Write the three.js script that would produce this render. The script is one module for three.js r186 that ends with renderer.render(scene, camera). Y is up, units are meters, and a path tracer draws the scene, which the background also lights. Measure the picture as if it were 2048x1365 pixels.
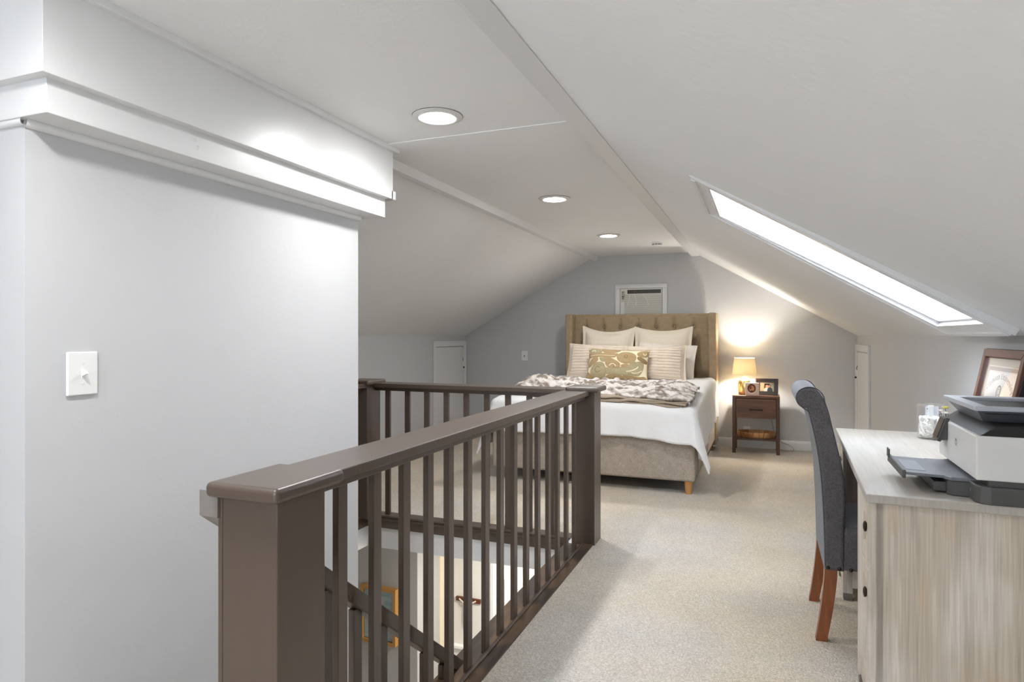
import * as THREE from 'three';
import { RoundedBoxGeometry } from 'three/addons/geometries/RoundedBoxGeometry.js';
import { mergeGeometries, mergeVertices } from 'three/addons/utils/BufferGeometryUtils.js';
import { RectAreaLightUniformsLib } from 'three/addons/lights/RectAreaLightUniformsLib.js';

// ------------------------------------------------------------------ camera, sky, lights, exposure
const scene = new THREE.Scene();
const renderer = new THREE.WebGLRenderer({ antialias: true });
renderer.toneMapping = THREE.LinearToneMapping;
renderer.toneMappingExposure = 1.9;
renderer.shadowMap.enabled = true;
RectAreaLightUniformsLib.init();

const camera = new THREE.PerspectiveCamera(2 * Math.atan(682.5 / 1287) * 180 / Math.PI, 2048 / 1365, 0.05, 100);
camera.position.set(0, 1.25, 0);
camera.rotation.y = 21.46 * Math.PI / 180;
camera.setViewOffset(2048, 1365, 0, 10.5, 2048, 1365);

scene.background = new THREE.Color().setRGB(4.9, 5.4, 6.15);          // even overcast sky
const LAMP = { cd: 3.15, glow: 52, color: [0.985, 0.99, 1] };          // recessed ceiling lights
const BED_LAMP = { cd: 1.45, glow: 7, color: [1, 0.95, 0.88] };
const HALL = { nits: 58, glow: 10, color: [1, 0.95, 0.88] };

// ------------------------------------------------------------------ helpers
let seed = 7;
const rnd = () => { seed = (seed * 1664525 + 1013904223) >>> 0; return seed / 4294967296; };
const rr = (a, b) => a + (b - a) * rnd();
const sm = (a, b, x) => { const t = Math.min(1, Math.max(0, (x - a) / (b - a))); return t * t * (3 - 2 * t); };
const mix = (a, b, t) => a + (b - a) * t;
function hash(x, y, s) { let h = Math.imul(x, 374761393) ^ Math.imul(y, 668265263) ^ Math.imul(s, 974634527); h = Math.imul(h ^ (h >>> 13), 1274126177); return ((h ^ (h >>> 16)) >>> 0) / 4294967296; }
// value noise that repeats after (px, py) cells
function vnoise(x, y, px, py, s) {
  const x0 = Math.floor(x), y0 = Math.floor(y), fx = x - x0, fy = y - y0, u = fx * fx * (3 - 2 * fx), v = fy * fy * (3 - 2 * fy);
  const m = (a, p) => ((a % p) + p) % p, X0 = m(x0, px), X1 = m(x0 + 1, px), Y0 = m(y0, py), Y1 = m(y0 + 1, py);
  return mix(mix(hash(X0, Y0, s), hash(X1, Y0, s), u), mix(hash(X0, Y1, s), hash(X1, Y1, s), u), v);
}
function fbm(u, v, px, py, oct, s) { let a = 0.5, t = 0, n = 0; for (let i = 0; i < oct; i++) { t += a * vnoise(u * px, v * py, px, py, s + i); n += a; a *= 0.5; px *= 2; py *= 2; } return t / n; }
const noise2 = (x, y, s = 1) => vnoise(x + 500, y + 500, 4096, 4096, s);
function dataTex(w, h, fn, srgb = true, repeat = 1) {
  const d = new Uint8Array(w * h * 4);
  for (let j = 0; j < h; j++) for (let i = 0; i < w; i++) {
    const c = fn((i + 0.5) / w, (j + 0.5) / h), k = (j * w + i) * 4;
    d[k] = Math.max(0, Math.min(255, c[0])); d[k + 1] = Math.max(0, Math.min(255, c[1])); d[k + 2] = Math.max(0, Math.min(255, c[2])); d[k + 3] = 255;
  }
  const t = new THREE.DataTexture(d, w, h, THREE.RGBAFormat);
  t.magFilter = THREE.LinearFilter; t.minFilter = THREE.LinearFilter; t.wrapS = t.wrapT = THREE.RepeatWrapping; t.repeat.set(repeat, repeat);
  if (srgb) t.colorSpace = THREE.SRGBColorSpace;
  t.needsUpdate = true; return t;
}
function canvasTex(w, h, draw) {
  const c = document.createElement('canvas'); c.width = w; c.height = h; draw(c.getContext('2d'), w, h);
  const t = new THREE.CanvasTexture(c); t.colorSpace = THREE.SRGBColorSpace; return t;
}
const std = (color, roughness = 0.6, extra = {}) => new THREE.MeshStandardMaterial({ color, roughness, ...extra });
const phys = (color, roughness, extra = {}) => new THREE.MeshPhysicalMaterial({ color, roughness, ...extra });
// world-sized texture coordinates (metres), chosen by the way each face points
function boxUV(g, swap = false) {
  g = g.index ? g.toNonIndexed() : g;
  const p = g.attributes.position, n = g.attributes.normal, uv = new Float32Array(p.count * 2);
  for (let i = 0; i < p.count; i += 3) {
    const ax = Math.abs(n.getX(i) + n.getX(i + 1) + n.getX(i + 2)), ay = Math.abs(n.getY(i) + n.getY(i + 1) + n.getY(i + 2)), az = Math.abs(n.getZ(i) + n.getZ(i + 1) + n.getZ(i + 2));
    for (let k = i; k < i + 3; k++) {
      const x = p.getX(k), y = p.getY(k), z = p.getZ(k);
      let a, b; if (ax > ay && ax > az) { a = z; b = y; } else if (ay > az) { a = x; b = z; } else { a = x; b = y; }
      uv[k * 2] = swap ? b : a; uv[k * 2 + 1] = swap ? a : b;
    }
  }
  g.setAttribute('uv', new THREE.BufferAttribute(uv, 2)); return g;
}
function clean(g) { g = g.index ? g.toNonIndexed() : g; for (const k of Object.keys(g.attributes)) if (!['position', 'normal', 'uv'].includes(k)) g.deleteAttribute(k); g.clearGroups(); g.morphAttributes = {}; return g; }
const counts = {};
const numbered = (n) => { const k = counts[n] = (counts[n] ?? -1) + 1; return k ? n + '_' + String(k).padStart(3, '0') : n; };
function obj(name, geos, mat, parent = scene, keepUV = false) {
  let list = (Array.isArray(geos) ? geos : [geos]).map((g) => clean(g));
  let g = list.length > 1 ? mergeGeometries(list) : list[0];
  if (!keepUV) g = boxUV(g);
  const m = new THREE.Mesh(g, mat); m.name = parent === scene ? numbered(name) : name; m.castShadow = m.receiveShadow = true; parent.add(m); return m;
}
function tag(o, label, category, group) { o.userData.label = label; o.userData.category = category; if (group) o.userData.group = group; return o; }
function thing(name, label, category, pos = [0, 0, 0], turn = 0, group) { const o = new THREE.Group(); o.name = numbered(name); o.position.set(...pos); o.rotation.y = turn; scene.add(o); return tag(o, label, category, group); }
function struct(name, geos, mat, label, category = 'structure') { const m = obj(name, geos, mat); m.userData.kind = 'structure'; m.userData.label = label; m.userData.category = category; return m; }
function structGroup(name, label, category, pos = [0, 0, 0]) { const g = thing(name, label, category, pos); g.userData.kind = 'structure'; return g; }
// box from bounds
function B(x0, x1, y0, y1, z0, z1, r = 0) {
  const w = Math.abs(x1 - x0), h = Math.abs(y1 - y0), d = Math.abs(z1 - z0);
  const g = r > 0 ? new RoundedBoxGeometry(w, h, d, 2, Math.min(r, w / 2.01, h / 2.01, d / 2.01)) : new THREE.BoxGeometry(w, h, d);
  g.translate((x0 + x1) / 2, (y0 + y1) / 2, (z0 + z1) / 2); return g;
}
// left, right, top and bottom bar of a frame in (x, y), none overlapping
const bars = (x0, x1, y0, y1, t, z0, z1, r) => [[[x0, y0], [x0 + t, y0 + t], [x0 + t, y1 - t], [x0, y1]], [[x1 - t, y0 + t], [x1, y0], [x1, y1], [x1 - t, y1 - t]], [[x0, y1], [x0 + t, y1 - t], [x1 - t, y1 - t], [x1, y1]], [[x0, y0], [x1, y0], [x1 - t, y0 + t], [x0 + t, y0 + t]]].map((p) => prismZ(p, z0, z1, r * 0.6, 2));   // mitred
const shapeOf = (pts) => { const s = new THREE.Shape(); pts.forEach(([x, y], i) => i ? s.lineTo(x, y) : s.moveTo(x, y)); s.closePath(); return s; };
// polygon in (x, y) run along z from z0 to z1
function prismZ(pts, z0, z1, bevel = 0, seg = 2) {
  const g = new THREE.ExtrudeGeometry(Array.isArray(pts) ? shapeOf(pts) : pts, { depth: Math.abs(z1 - z0) - 2 * bevel, bevelEnabled: bevel > 0, bevelSize: bevel, bevelThickness: bevel, bevelOffset: -bevel, bevelSegments: seg, curveSegments: 16, steps: 1 });
  g.translate(0, 0, Math.min(z0, z1) + bevel); return g;
}
// polygon in (z, y) run along x
function prismX(pts, x0, x1, bevel = 0) { const g = prismZ(pts.map(([z, y]) => [-z, y]), x0, x1, bevel); g.rotateY(Math.PI / 2); return g; }
// polygon in (x, z) run along y
function prismY(pts, y0, y1, bevel = 0) { const g = prismZ(pts.map(([x, z]) => [x, -z]), y0, y1, bevel); g.rotateX(-Math.PI / 2); return g; }
function tube(pts, r, seg = 24, rad = 8, closed = false) { return new THREE.TubeGeometry(new THREE.CatmullRomCurve3(pts.map((p) => new THREE.Vector3(...p)), closed), seg, r, rad, closed); }
function cyl(x, y, z, r0, r1, h, seg = 24) { const g = new THREE.CylinderGeometry(r1, r0, h, seg); g.translate(x, y + h / 2, z); return g; }
// closed solid from a grid: f(u, v) -> [x, y, z], thickened by t against the surface normal
function sheet(f, nu, nv, t, flip = 1) {
  const P = [], N = [];
  for (let j = 0; j <= nv; j++) for (let i = 0; i <= nu; i++) P.push(new THREE.Vector3(...f(i / nu, j / nv)));
  const at = (i, j) => P[j * (nu + 1) + i];
  for (let j = 0; j <= nv; j++) for (let i = 0; i <= nu; i++) {
    const a = at(Math.min(i + 1, nu), j).clone().sub(at(Math.max(i - 1, 0), j)), b = at(i, Math.min(j + 1, nv)).clone().sub(at(i, Math.max(j - 1, 0)));
    N.push(a.cross(b).normalize().multiplyScalar(flip));
  }
  const W = (nu + 1) * (nv + 1), pos = new Float32Array(W * 6), uv = new Float32Array(W * 4), idx = [];
  for (let k = 0; k < W; k++) {
    const q = P[k].clone().addScaledVector(N[k], -t), i = k % (nu + 1), j = (k - i) / (nu + 1);
    pos.set([P[k].x, P[k].y, P[k].z], k * 3); pos.set([q.x, q.y, q.z], (W + k) * 3); uv.set([i / nu, j / nv], k * 2); uv.set([i / nu, j / nv], (W + k) * 2);
  }
  const quad = (a, b, c, d) => flip > 0 ? idx.push(a, b, c, a, c, d) : idx.push(a, c, b, a, d, c);
  for (let j = 0; j < nv; j++) for (let i = 0; i < nu; i++) {
    const a = j * (nu + 1) + i, b = a + 1, c = b + nu + 1, d = a + nu + 1;
    quad(a, b, c, d); quad(W + a, W + d, W + c, W + b);
  }
  for (let i = 0; i < nu; i++) { const a = i, b = i + 1, c = nv * (nu + 1) + i, d = c + 1; quad(W + a, W + b, b, a); quad(c, d, W + d, W + c); }
  for (let j = 0; j < nv; j++) { const a = j * (nu + 1), b = a + nu + 1, c = a + nu, d = b + nu; quad(a, b, W + b, W + a); quad(W + c, W + d, d, c); }
  const g = new THREE.BufferGeometry(); g.setAttribute('position', new THREE.BufferAttribute(pos, 3)); g.setAttribute('uv', new THREE.BufferAttribute(uv, 2)); g.setIndex(idx); g.computeVertexNormals(); return g;
}
// a cushion: f gives the outline (u, v in -1..1) and the height of the skin
function cushion(w, h, t, { n = 40, pinch = 0.05, flange = 0, pleats = 0, seedN = 1, sag = 0 } = {}) {
  const make = (side) => {
    const g = new THREE.PlaneGeometry(2, 2, n, n), p = g.attributes.position, uv = g.attributes.uv;
    for (let i = 0; i < p.count; i++) {
      const u = p.getX(i), v = p.getY(i);
      const fl = flange ? 1 - flange : 1, a = Math.min(1, Math.abs(u) / fl), b = Math.min(1, Math.abs(v) / fl);
      const body = Math.pow(Math.max(0, 1 - a ** 2.6), 0.55) * Math.pow(Math.max(0, 1 - b ** 2.6), 0.55);
      const x = u * w / 2 * (1 - pinch * (1 - v * v) * Math.abs(u)), y = v * h / 2 * (1 - pinch * 1.3 * (1 - u * u) * Math.abs(v)) - sag * (1 - u * u) * (v > 0 ? v : 0);
      let z = t / 2 * body + 0.004;
      z += 0.012 * body * (noise2(u * 3.1, v * 3.1, seedN) - 0.5) + 0.006 * body * (noise2(u * 8, v * 8, seedN + 3) - 0.5);
      if (pleats && Math.abs(u) < 0.93) { const k = (v * 0.5 + 0.5) * pleats + 0.12 * Math.sin(u * 2.2 + seedN), fr = k - Math.floor(k); const gr = Math.min(fr, 1 - fr); z += (0.006 * fr + 0.011 * (1 - Math.exp(-gr * gr / 0.006))) * sm(0.93, 0.85, Math.abs(u)); }
      p.setXYZ(i, x, y, side * z); uv.setXY(i, side > 0 ? (u + 1) / 2 : (1 - u) / 2, (v + 1) / 2);
    }
    if (side < 0) { const ix = g.index; for (let i = 0; i < ix.count; i += 3) { const a = ix.getX(i); ix.setX(i, ix.getX(i + 2)); ix.setX(i + 2, a); } }
    g.computeVertexNormals(); return clean(g);
  };
  // rim that joins both skins
  const ring = [], q = (u, v) => ring.push([u * w / 2 * (1 - pinch * (1 - v * v) * Math.abs(u)), v * h / 2 * (1 - pinch * 1.3 * (1 - u * u) * Math.abs(v)) - sag * (1 - u * u) * (v > 0 ? v : 0), 0]);
  for (let i = 0; i < n; i++) q(-1 + 2 * i / n, -1); for (let i = 0; i < n; i++) q(1, -1 + 2 * i / n); for (let i = 0; i < n; i++) q(1 - 2 * i / n, 1); for (let i = 0; i < n; i++) q(-1, 1 - 2 * i / n);
  const rim = clean(tube(ring, 0.0055, ring.length, 6, true)); rim.attributes.uv.array.fill(0.02);
  return [make(1), make(-1), rim];
}

// ------------------------------------------------------------------ materials
const bumpFine = dataTex(512, 512, (u, v) => { const n = 255 * (0.55 * fbm(u, v, 64, 64, 3, 3) + 0.45 * fbm(u, v, 16, 16, 2, 8)); return [n, n, n]; }, false, 1.2);
const paintVar = (c, amp, s) => dataTex(256, 256, (u, v) => { const n = (fbm(u, v, 3, 3, 4, s) - 0.5) * amp; return [c[0] + n, c[1] + n, c[2] + n]; }, true, 0.4);
const M = {};
M.wall = std(0xffffff, 0.62, { map: paintVar([199, 199, 199], 6, 21), bumpMap: bumpFine, bumpScale: 0.0006 });
M.ceiling = std(0xffffff, 0.7, { map: paintVar([238, 238, 237], 5, 31), bumpMap: bumpFine, bumpScale: 0.0012 });
M.trim = std(0xffffff, 0.32, { map: paintVar([228, 228, 227], 4, 41), bumpMap: bumpFine, bumpScale: 0.0005 });
M.door = std(0xe2e1de, 0.4);
M.lowWall = std(0xd9d6cf, 0.6); M.lowCream = std(0xe6d9c2, 0.6); M.lowGrey = std(0xb9b9b8, 0.6); M.lowFloor = std(0xb8a890, 0.5);
const carpetMap = dataTex(1024, 1024, (u, v) => {
  const big = fbm(u, v, 4, 4, 4, 61) - 0.5, mid = fbm(u, v, 14, 14, 3, 71) - 0.5, fine = hash(Math.floor(u * 1024), Math.floor(v * 1024), 5) - 0.5, tuft = fbm(u, v, 380, 380, 1, 81) - 0.5;
  const l = 16 * big + 8 * mid + 24 * fine + 40 * tuft, w = 14 * (fbm(u, v, 3, 3, 3, 91) - 0.5);
  return [200 + l + w, 190 + l, 175 + l - w * 1.6];
}, true, 0.62);
const carpetBump = dataTex(1024, 1024, (u, v) => { const n = 255 * (0.6 * fbm(u, v, 380, 380, 1, 83) + 0.4 * hash(Math.floor(u * 1024), Math.floor(v * 1024), 6)); return [n, n, n]; }, false, 0.62);
M.carpet = phys(0xffffff, 0.98, { map: carpetMap, bumpMap: carpetBump, bumpScale: 0.005, sheen: 0.3, sheenRoughness: 0.6, sheenColor: new THREE.Color(0.8, 0.76, 0.7) });
const brownBump = dataTex(256, 512, (u, v) => { const n = 255 * fbm(u, v, 40, 4, 3, 13); return [n, n, n]; }, false, 2);
M.brown = phys(0x52443a, 0.4, { bumpMap: brownBump, bumpScale: 0.0005, clearcoat: 0.3, clearcoatRoughness: 0.3 });
M.plate = phys(0xffffff, 0.38, { map: dataTex(512, 512, (u, v) => { const n = fbm(u, v, 5, 3, 3, 17), g = fbm(u, v, 40, 4, 2, 19) - 0.5, t = sm(0.42, 0.6, n); return [mix(66, 96, t) + g * 18, mix(56, 75, t) + g * 16, mix(49, 56, t) + g * 12]; }, true, 1.6), bumpMap: brownBump, bumpScale: 0.0008 });
M.greyWood = std(0x78726b, 0.6, { bumpMap: brownBump, bumpScale: 0.001 });
const oakFn = (u, v) => {
  const cx = u - 0.62 + 0.05 * (fbm(u, v, 3, 2, 3, 101) - 0.5), arch = Math.abs(cx) * 26 + 5 * (v - 0.5) * Math.exp(-cx * cx * 60) + 2.2 * fbm(u, v, 4, 2, 3, 103), rings = Math.sin(arch * 3.1) * 0.5;
  const grain = fbm(u, v, 220, 6, 3, 105) - 0.5, streak = fbm(u, v, 40, 2, 3, 106) - 0.5, cloud = fbm(u, v, 5, 2, 3, 107) - 0.5, pale = sm(0.35, 0.75, fbm(u, v, 6, 4, 3, 109)), stain = 0.5 * sm(0.66, 0.85, fbm(u, v, 12, 4, 3, 111));
  const l = 42 * grain + 12 * streak + 10 * cloud + 9 * rings, w = 10 * cloud + 14 * stain;
  return [mix(192, 211, pale) + l + w * 0.6 - 10 * stain, mix(180, 203, pale) + l - 14 * stain, mix(164, 193, pale) + l - w - 12 * stain];
};
const oakMap = dataTex(1024, 1024, oakFn, true, 1.1), oakBump = dataTex(512, 512, (u, v) => { const n = 255 * fbm(u, v, 90, 5, 3, 105); return [n, n, n]; }, false, 1.1);
M.oak = std(0xffffff, 0.55, { map: oakMap, bumpMap: oakBump, bumpScale: 0.0009 });
M.oakTop = std(0xffffff, 0.48, { map: dataTex(1024, 1024, (u, v) => { const c = oakFn(u, v); return c.map((x, i) => mix(x, [200, 197, 190][i], 0.6) - 22); }, true, 0.9), bumpMap: oakBump, bumpScale: 0.0006 });
const walnutMap = dataTex(512, 512, (u, v) => { const g = fbm(u, v, 5, 60, 3, 121) - 0.5, c = fbm(u, v, 3, 5, 3, 123) - 0.5; return [92 + 46 * g + 40 * c, 60 + 32 * g + 24 * c, 41 + 22 * g + 14 * c]; }, true, 1.7);
M.walnut = phys(0xffffff, 0.42, { map: walnutMap }); M.walnutDark = phys(0x4b3225, 0.42); M.bronze = std(0x3a2f28, 0.38, { metalness: 0.7 });
const weave = (base, amp, s, rep = 3.2) => dataTex(512, 512, (u, v) => {
  const x = Math.floor(u * 256), y = Math.floor(v * 256), n = (hash(x, y >> 1, s) + hash(x >> 1, y, s + 2) - 1) * amp + ((x + y) & 1 ? 0.12 : -0.12) * amp, c = (fbm(u, v, 8, 8, 3, s + 5) - 0.5) * amp * 0.4;
  return base.map((b) => b + n + c);
}, true, rep);
const weaveBump = dataTex(512, 512, (u, v) => { const a = Math.sin(u * 512 * Math.PI / 2), b = Math.sin(v * 512 * Math.PI / 2), n = 127 + 60 * a * b + 60 * (hash(Math.floor(u * 256), Math.floor(v * 256), 9) - 0.5); return [n, n, n]; }, false, 3.2);
M.linenTan = phys(0xffffff, 0.95, { map: weave([166, 145, 116], 34, 201), bumpMap: weaveBump, bumpScale: 0.0012, sheen: 0.3, sheenRoughness: 0.5, sheenColor: new THREE.Color(0.6, 0.52, 0.42) });
M.linenGrey = phys(0xffffff, 0.95, { map: weave([172, 159, 145], 44, 211), bumpMap: weaveBump, bumpScale: 0.0012, sheen: 0.2, sheenRoughness: 0.5, sheenColor: new THREE.Color(0.6, 0.56, 0.5) });
M.chairFabric = phys(0xffffff, 0.92, { map: weave([90, 87, 88], 24, 221, 2.6), bumpMap: weaveBump, bumpScale: 0.0014, sheen: 1, sheenRoughness: 0.35, sheenColor: new THREE.Color(0.95, 0.97, 1) });
M.chairSeam = std(0x3c3d42, 0.9);
const clothBump = dataTex(512, 512, (u, v) => { const n = 255 * (0.6 * fbm(u, v, 12, 12, 4, 231) + 0.4 * fbm(u, v, 120, 120, 1, 233)); return [n, n, n]; }, false, 2);
M.duvet = phys(0xeeedec, 0.9, { bumpMap: clothBump, bumpScale: 0.0022, sheen: 0.2, sheenRoughness: 0.5, sheenColor: new THREE.Color(0.9, 0.9, 0.9) });
M.cream = phys(0xece1cd, 0.9, { bumpMap: clothBump, bumpScale: 0.004 });
M.pleat = phys(0xe3d3c1, 0.9, { bumpMap: clothBump, bumpScale: 0.003 });
M.whiteCotton = phys(0xe9e1d6, 0.9, { bumpMap: clothBump, bumpScale: 0.003 });
M.fur = phys(0xffffff, 1, { map: dataTex(512, 512, (u, v) => { const n = sm(0.32, 0.62, fbm(u, v, 22, 12, 4, 241)), f = (hash(Math.floor(u * 512), Math.floor(v * 512), 4) - 0.5) * 26; return [mix(140, 226, n) + f, mix(127, 219, n) + f, mix(115, 213, n) + f]; }, true, 1), bumpMap: dataTex(512, 512, (u, v) => { const n = 255 * fbm(u, v, 120, 60, 2, 251); return [n, n, n]; }, false, 1), bumpScale: 0.006, sheen: 0.5, sheenRoughness: 0.4, sheenColor: new THREE.Color(0.9, 0.88, 0.86) });
M.furBack = phys(0xa2937f, 0.9, { sheen: 0.4, sheenRoughness: 0.4, sheenColor: new THREE.Color(0.8, 0.75, 0.7) });
M.legWood = phys(0xc08b52, 0.45); M.legOrange = phys(0xa9622c, 0.45); M.chairLeg = phys(0xffffff, 0.38, { map: dataTex(256, 256, (u, v) => { const g = fbm(u, v, 30, 4, 3, 261) - 0.5; return [132 + 44 * g, 74 + 30 * g, 38 + 18 * g]; }, true, 4), clearcoat: 0.2, clearcoatRoughness: 0.3 });
M.white = std(0xe9e9e6, 0.4); M.plastic = std(0xdcdbd7, 0.42); M.dark = std(0x1b1a19, 0.5); M.black = std(0x0b0b0b, 0.6); M.gold = std(0xcdb37c, 0.24, { metalness: 0.9 });
M.glass = phys(0xffffff, 0.02, { transmission: 1, thickness: 0, ior: 1.5 });

// ------------------------------------------------------------------ room shell
const CEIL = 2.22, KNEE = 1.25, XL = -3.68, XR = 0.91, FL = -1.93, FR = -0.78, ZB = -7.68, ZF = 1.5, LOW = -2.85, T = 0.14;
const slopeR = (x) => CEIL - (x - FR) * (CEIL - KNEE) / (XR - FR);
// floor slab with the L-shaped stair opening
const fs = shapeOf([[XL, ZF], [XR, ZF], [XR, ZB], [XL, ZB]].map(([x, z]) => [x, -z]));
const hole = new THREE.Path(); [[-1.12, -1.2], [-1.97, -1.2], [-1.97, -2.75], [-2.62, -2.75], [-2.62, -3.86], [-1.12, -3.86]].forEach(([x, z], i) => i ? hole.lineTo(x, -z) : hole.moveTo(x, -z)); hole.closePath(); fs.holes.push(hole);
const slab = new THREE.ExtrudeGeometry(fs, { depth: 0.228, bevelEnabled: false }); slab.rotateX(-Math.PI / 2); slab.translate(0, -0.236, 0);
struct('ceiling_lower_hall', slab, M.trim, 'white floor edge and hall ceiling around the stair opening', 'ceiling');
const cs = shapeOf([[XL, ZF], [XR, ZF], [XR, ZB], [XL, ZB]].map(([x, z]) => [x, -z]));
const chole = new THREE.Path(); [[-0.953, -1.03], [-1.97, -1.03], [-1.97, -2.75], [-2.7, -2.75], [-2.7, -3.92], [-0.953, -3.92]].forEach(([x, z], i) => i ? chole.lineTo(x, -z) : chole.moveTo(x, -z)); chole.closePath(); cs.holes.push(chole);
const carpet = new THREE.ExtrudeGeometry(cs, { depth: 0.008, bevelEnabled: false }); carpet.rotateX(-Math.PI / 2); carpet.translate(0, -0.008, 0);
struct('floor', carpet, M.carpet, 'beige cut-pile carpet of the attic bedroom', 'floor');
// painted floor boards round the opening
struct('trim_1', [B(-1.12, -1.012, -0.008, 0.003, -3.73, -1.03, 0.002), B(-1.012, -0.953, -0.008, 0.006, -3.92, -1.03, 0.003)], M.plate, 'dark brown floor board under the long railing', 'trim');
struct('trim_2', B(-1.02, -1.004, 0.004, 0.016, -3.73, -1.2, 0.006), M.brown, 'thin dark shoe moulding beside the long row of balusters', 'trim');
struct('trim_3', [B(-2.7, -1.12, -0.008, 0.004, -3.92, -3.82, 0.003), B(-2.64, -1.12, -0.09, -0.008, -3.86, -3.842, 0.003), B(-2.64, -1.12, -0.035, -0.01, -3.845, -3.828, 0.006)], M.brown, 'dark brown edge board under the far railing', 'trim');
struct('trim_4', [B(-2.7, -2.58, -0.008, 0.004, -3.82, -2.78, 0.003), B(-2.622, -2.604, -0.09, -0.008, -3.84, -2.78, 0.003)], M.brown, 'dark brown edge board left of the stair opening', 'trim');

// outer walls, from the lower floor to the roof
const gable = [[XL - T, LOW], [XR + T, LOW], [XR + T, KNEE], [FR, CEIL + 0.08], [FL, CEIL + 0.08], [XL - T, KNEE]];
struct('wall_back', prismZ(gable, ZB - T, ZB), M.wall, 'grey gable wall behind the bed', 'wall');
const gf = shapeOf(gable), wh = new THREE.Path(); [[-1.5, 0.65], [-0.35, 0.65], [-0.35, 1.85], [-1.5, 1.85]].forEach(([x, y], i) => i ? wh.lineTo(x, y) : wh.moveTo(x, y)); wh.closePath(); gf.holes.push(wh);
struct('wall_front', prismZ(gf, ZF, ZF + T), M.wall, 'grey gable wall with a window behind the viewer', 'wall');
struct('wall_right', B(XR, XR + T, LOW, KNEE + 0.06, ZB, ZF), M.wall, 'low grey knee wall behind the desk', 'wall');
struct('wall_left', B(XL - T, XL, LOW, KNEE + 0.06, ZB, ZF), M.wall, 'low grey knee wall left of the bed', 'wall');
// ceiling: two boards that meet with a small step, and the two slopes
struct('ceiling', [B(FL - 0.02, FR + 0.02, CEIL, CEIL + T, -2.79, ZF), B(FL - 0.02, FR + 0.02, CEIL - 0.004, CEIL + T, ZB, -2.79)], M.ceiling, 'flat white middle of the attic ceiling', 'ceiling');
const SX0 = -0.25, SX1 = 0.80, SZ0 = -2.93, SZ1 = -3.67;         // skylight opening
const slopeSeg = (a, b, z0, z1) => prismZ([[a, slopeR(a)], [b, slopeR(b)], [b, slopeR(b) + 0.15], [a, slopeR(a) + 0.15]], z0, z1);
struct('ceiling_slope_right', [slopeSeg(FR - 0.01, XR + 0.1, SZ0, ZF), slopeSeg(FR - 0.01, XR + 0.1, ZB, SZ1), slopeSeg(FR - 0.01, SX0, SZ1, SZ0), slopeSeg(SX1, XR + 0.1, SZ1, SZ0)], M.ceiling, 'sloping white ceiling with the skylight', 'ceiling');
const slopeL = (x) => CEIL - (FL - x) * (CEIL - KNEE) / (FL - XL);
struct('ceiling_slope_left', prismZ([[FL + 0.01, slopeL(FL + 0.01)], [XL - 0.1, slopeL(XL - 0.1)], [XL - 0.1, slopeL(XL - 0.1) + 0.15], [FL + 0.01, CEIL + 0.16]], ZB, ZF), M.ceiling, 'sloping white ceiling over the left side of the bed', 'ceiling');
// strips that cover the folds
struct('trim_5', prismZ([[-0.812, 2.221], [-0.795, 2.172], [-0.779, 2.169], [-0.702, 2.170], [-0.70, 2.19], [-0.78, 2.225]], ZB, ZF), M.trim, 'long white strip along the fold right of the ceiling lights', 'trim');
struct('trim_6', prismZ([[-1.884, 2.221], [-1.904, 2.170], [-1.935, 2.163], [-1.99, 2.182], [-1.99, 2.2], [-1.93, 2.225]], ZB, -2.88), M.trim, 'long white strip along the fold left of the ceiling lights', 'trim');

// boxed stair wall with its stepped white casing
struct('wall_stair', B(XL, -1.94, LOW, 1.90, -2.78, -1.185), M.wall, 'light grey boxed wall with a light switch beside the stairs', 'wall');
const casing = structGroup('trim_7', 'stepped white casing boards along the top of the stair wall', 'trim');
obj('upper_board', [B(-2.35, -1.79, 1.956, CEIL + 0.01, -2.872, -1.137, 0.002), B(-2.2, -1.79, 1.956, 2.0, -2.9, -2.86, 0.002)], M.trim, casing);
obj('lower_board', [B(-2.35, -1.824, 1.860, 1.958, -2.852, -1.168, 0.003)], M.trim, casing);
obj('cove_strip', [tube([[-1.938, 1.853, -2.785], [-1.938, 1.853, -1.18]], 0.016, 1, 10), tube([[-1.938, 1.855, -1.183], [-3.6, 1.855, -1.183]], 0.012, 1, 10)], M.trim, casing);
obj('ceiling_strip', [B(-1.80, -1.768, 2.196, CEIL + 0.002, -2.905, -1.12, 0.004), B(-2.35, -1.768, 2.196, CEIL + 0.002, -1.14, -1.118, 0.004)], M.trim, casing);
const dimple = new THREE.TorusGeometry(0.007, 0.0014, 6, 18); dimple.rotateY(Math.PI / 2);
for (const [z, y] of [[-1.66, 1.925], [-1.67, 1.9], [-2.46, 1.92]]) obj('nail_plug', dimple.clone().translate(-1.824, y, z), M.trim, casing);

// skirting
const skirt = [[0, 0], [0.016, 0], [0.016, 0.075], [0.011, 0.092], [0.004, 0.1], [0, 0.1]];
struct('baseboard_back', prismX(skirt.map(([a, b]) => [ZB + a, b]), XL, XR), M.trim, 'white baseboard along the back wall', 'baseboard');
struct('baseboard_right', prismZ(skirt.map(([a, b]) => [XR - a, b]), -6.7, ZF), M.trim, 'white baseboard along the right knee wall', 'baseboard');
struct('baseboard_left', prismZ(skirt.map(([a, b]) => [XL + a, b]), -6.75, -2.8), M.trim, 'white baseboard along the left knee wall', 'baseboard');

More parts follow.
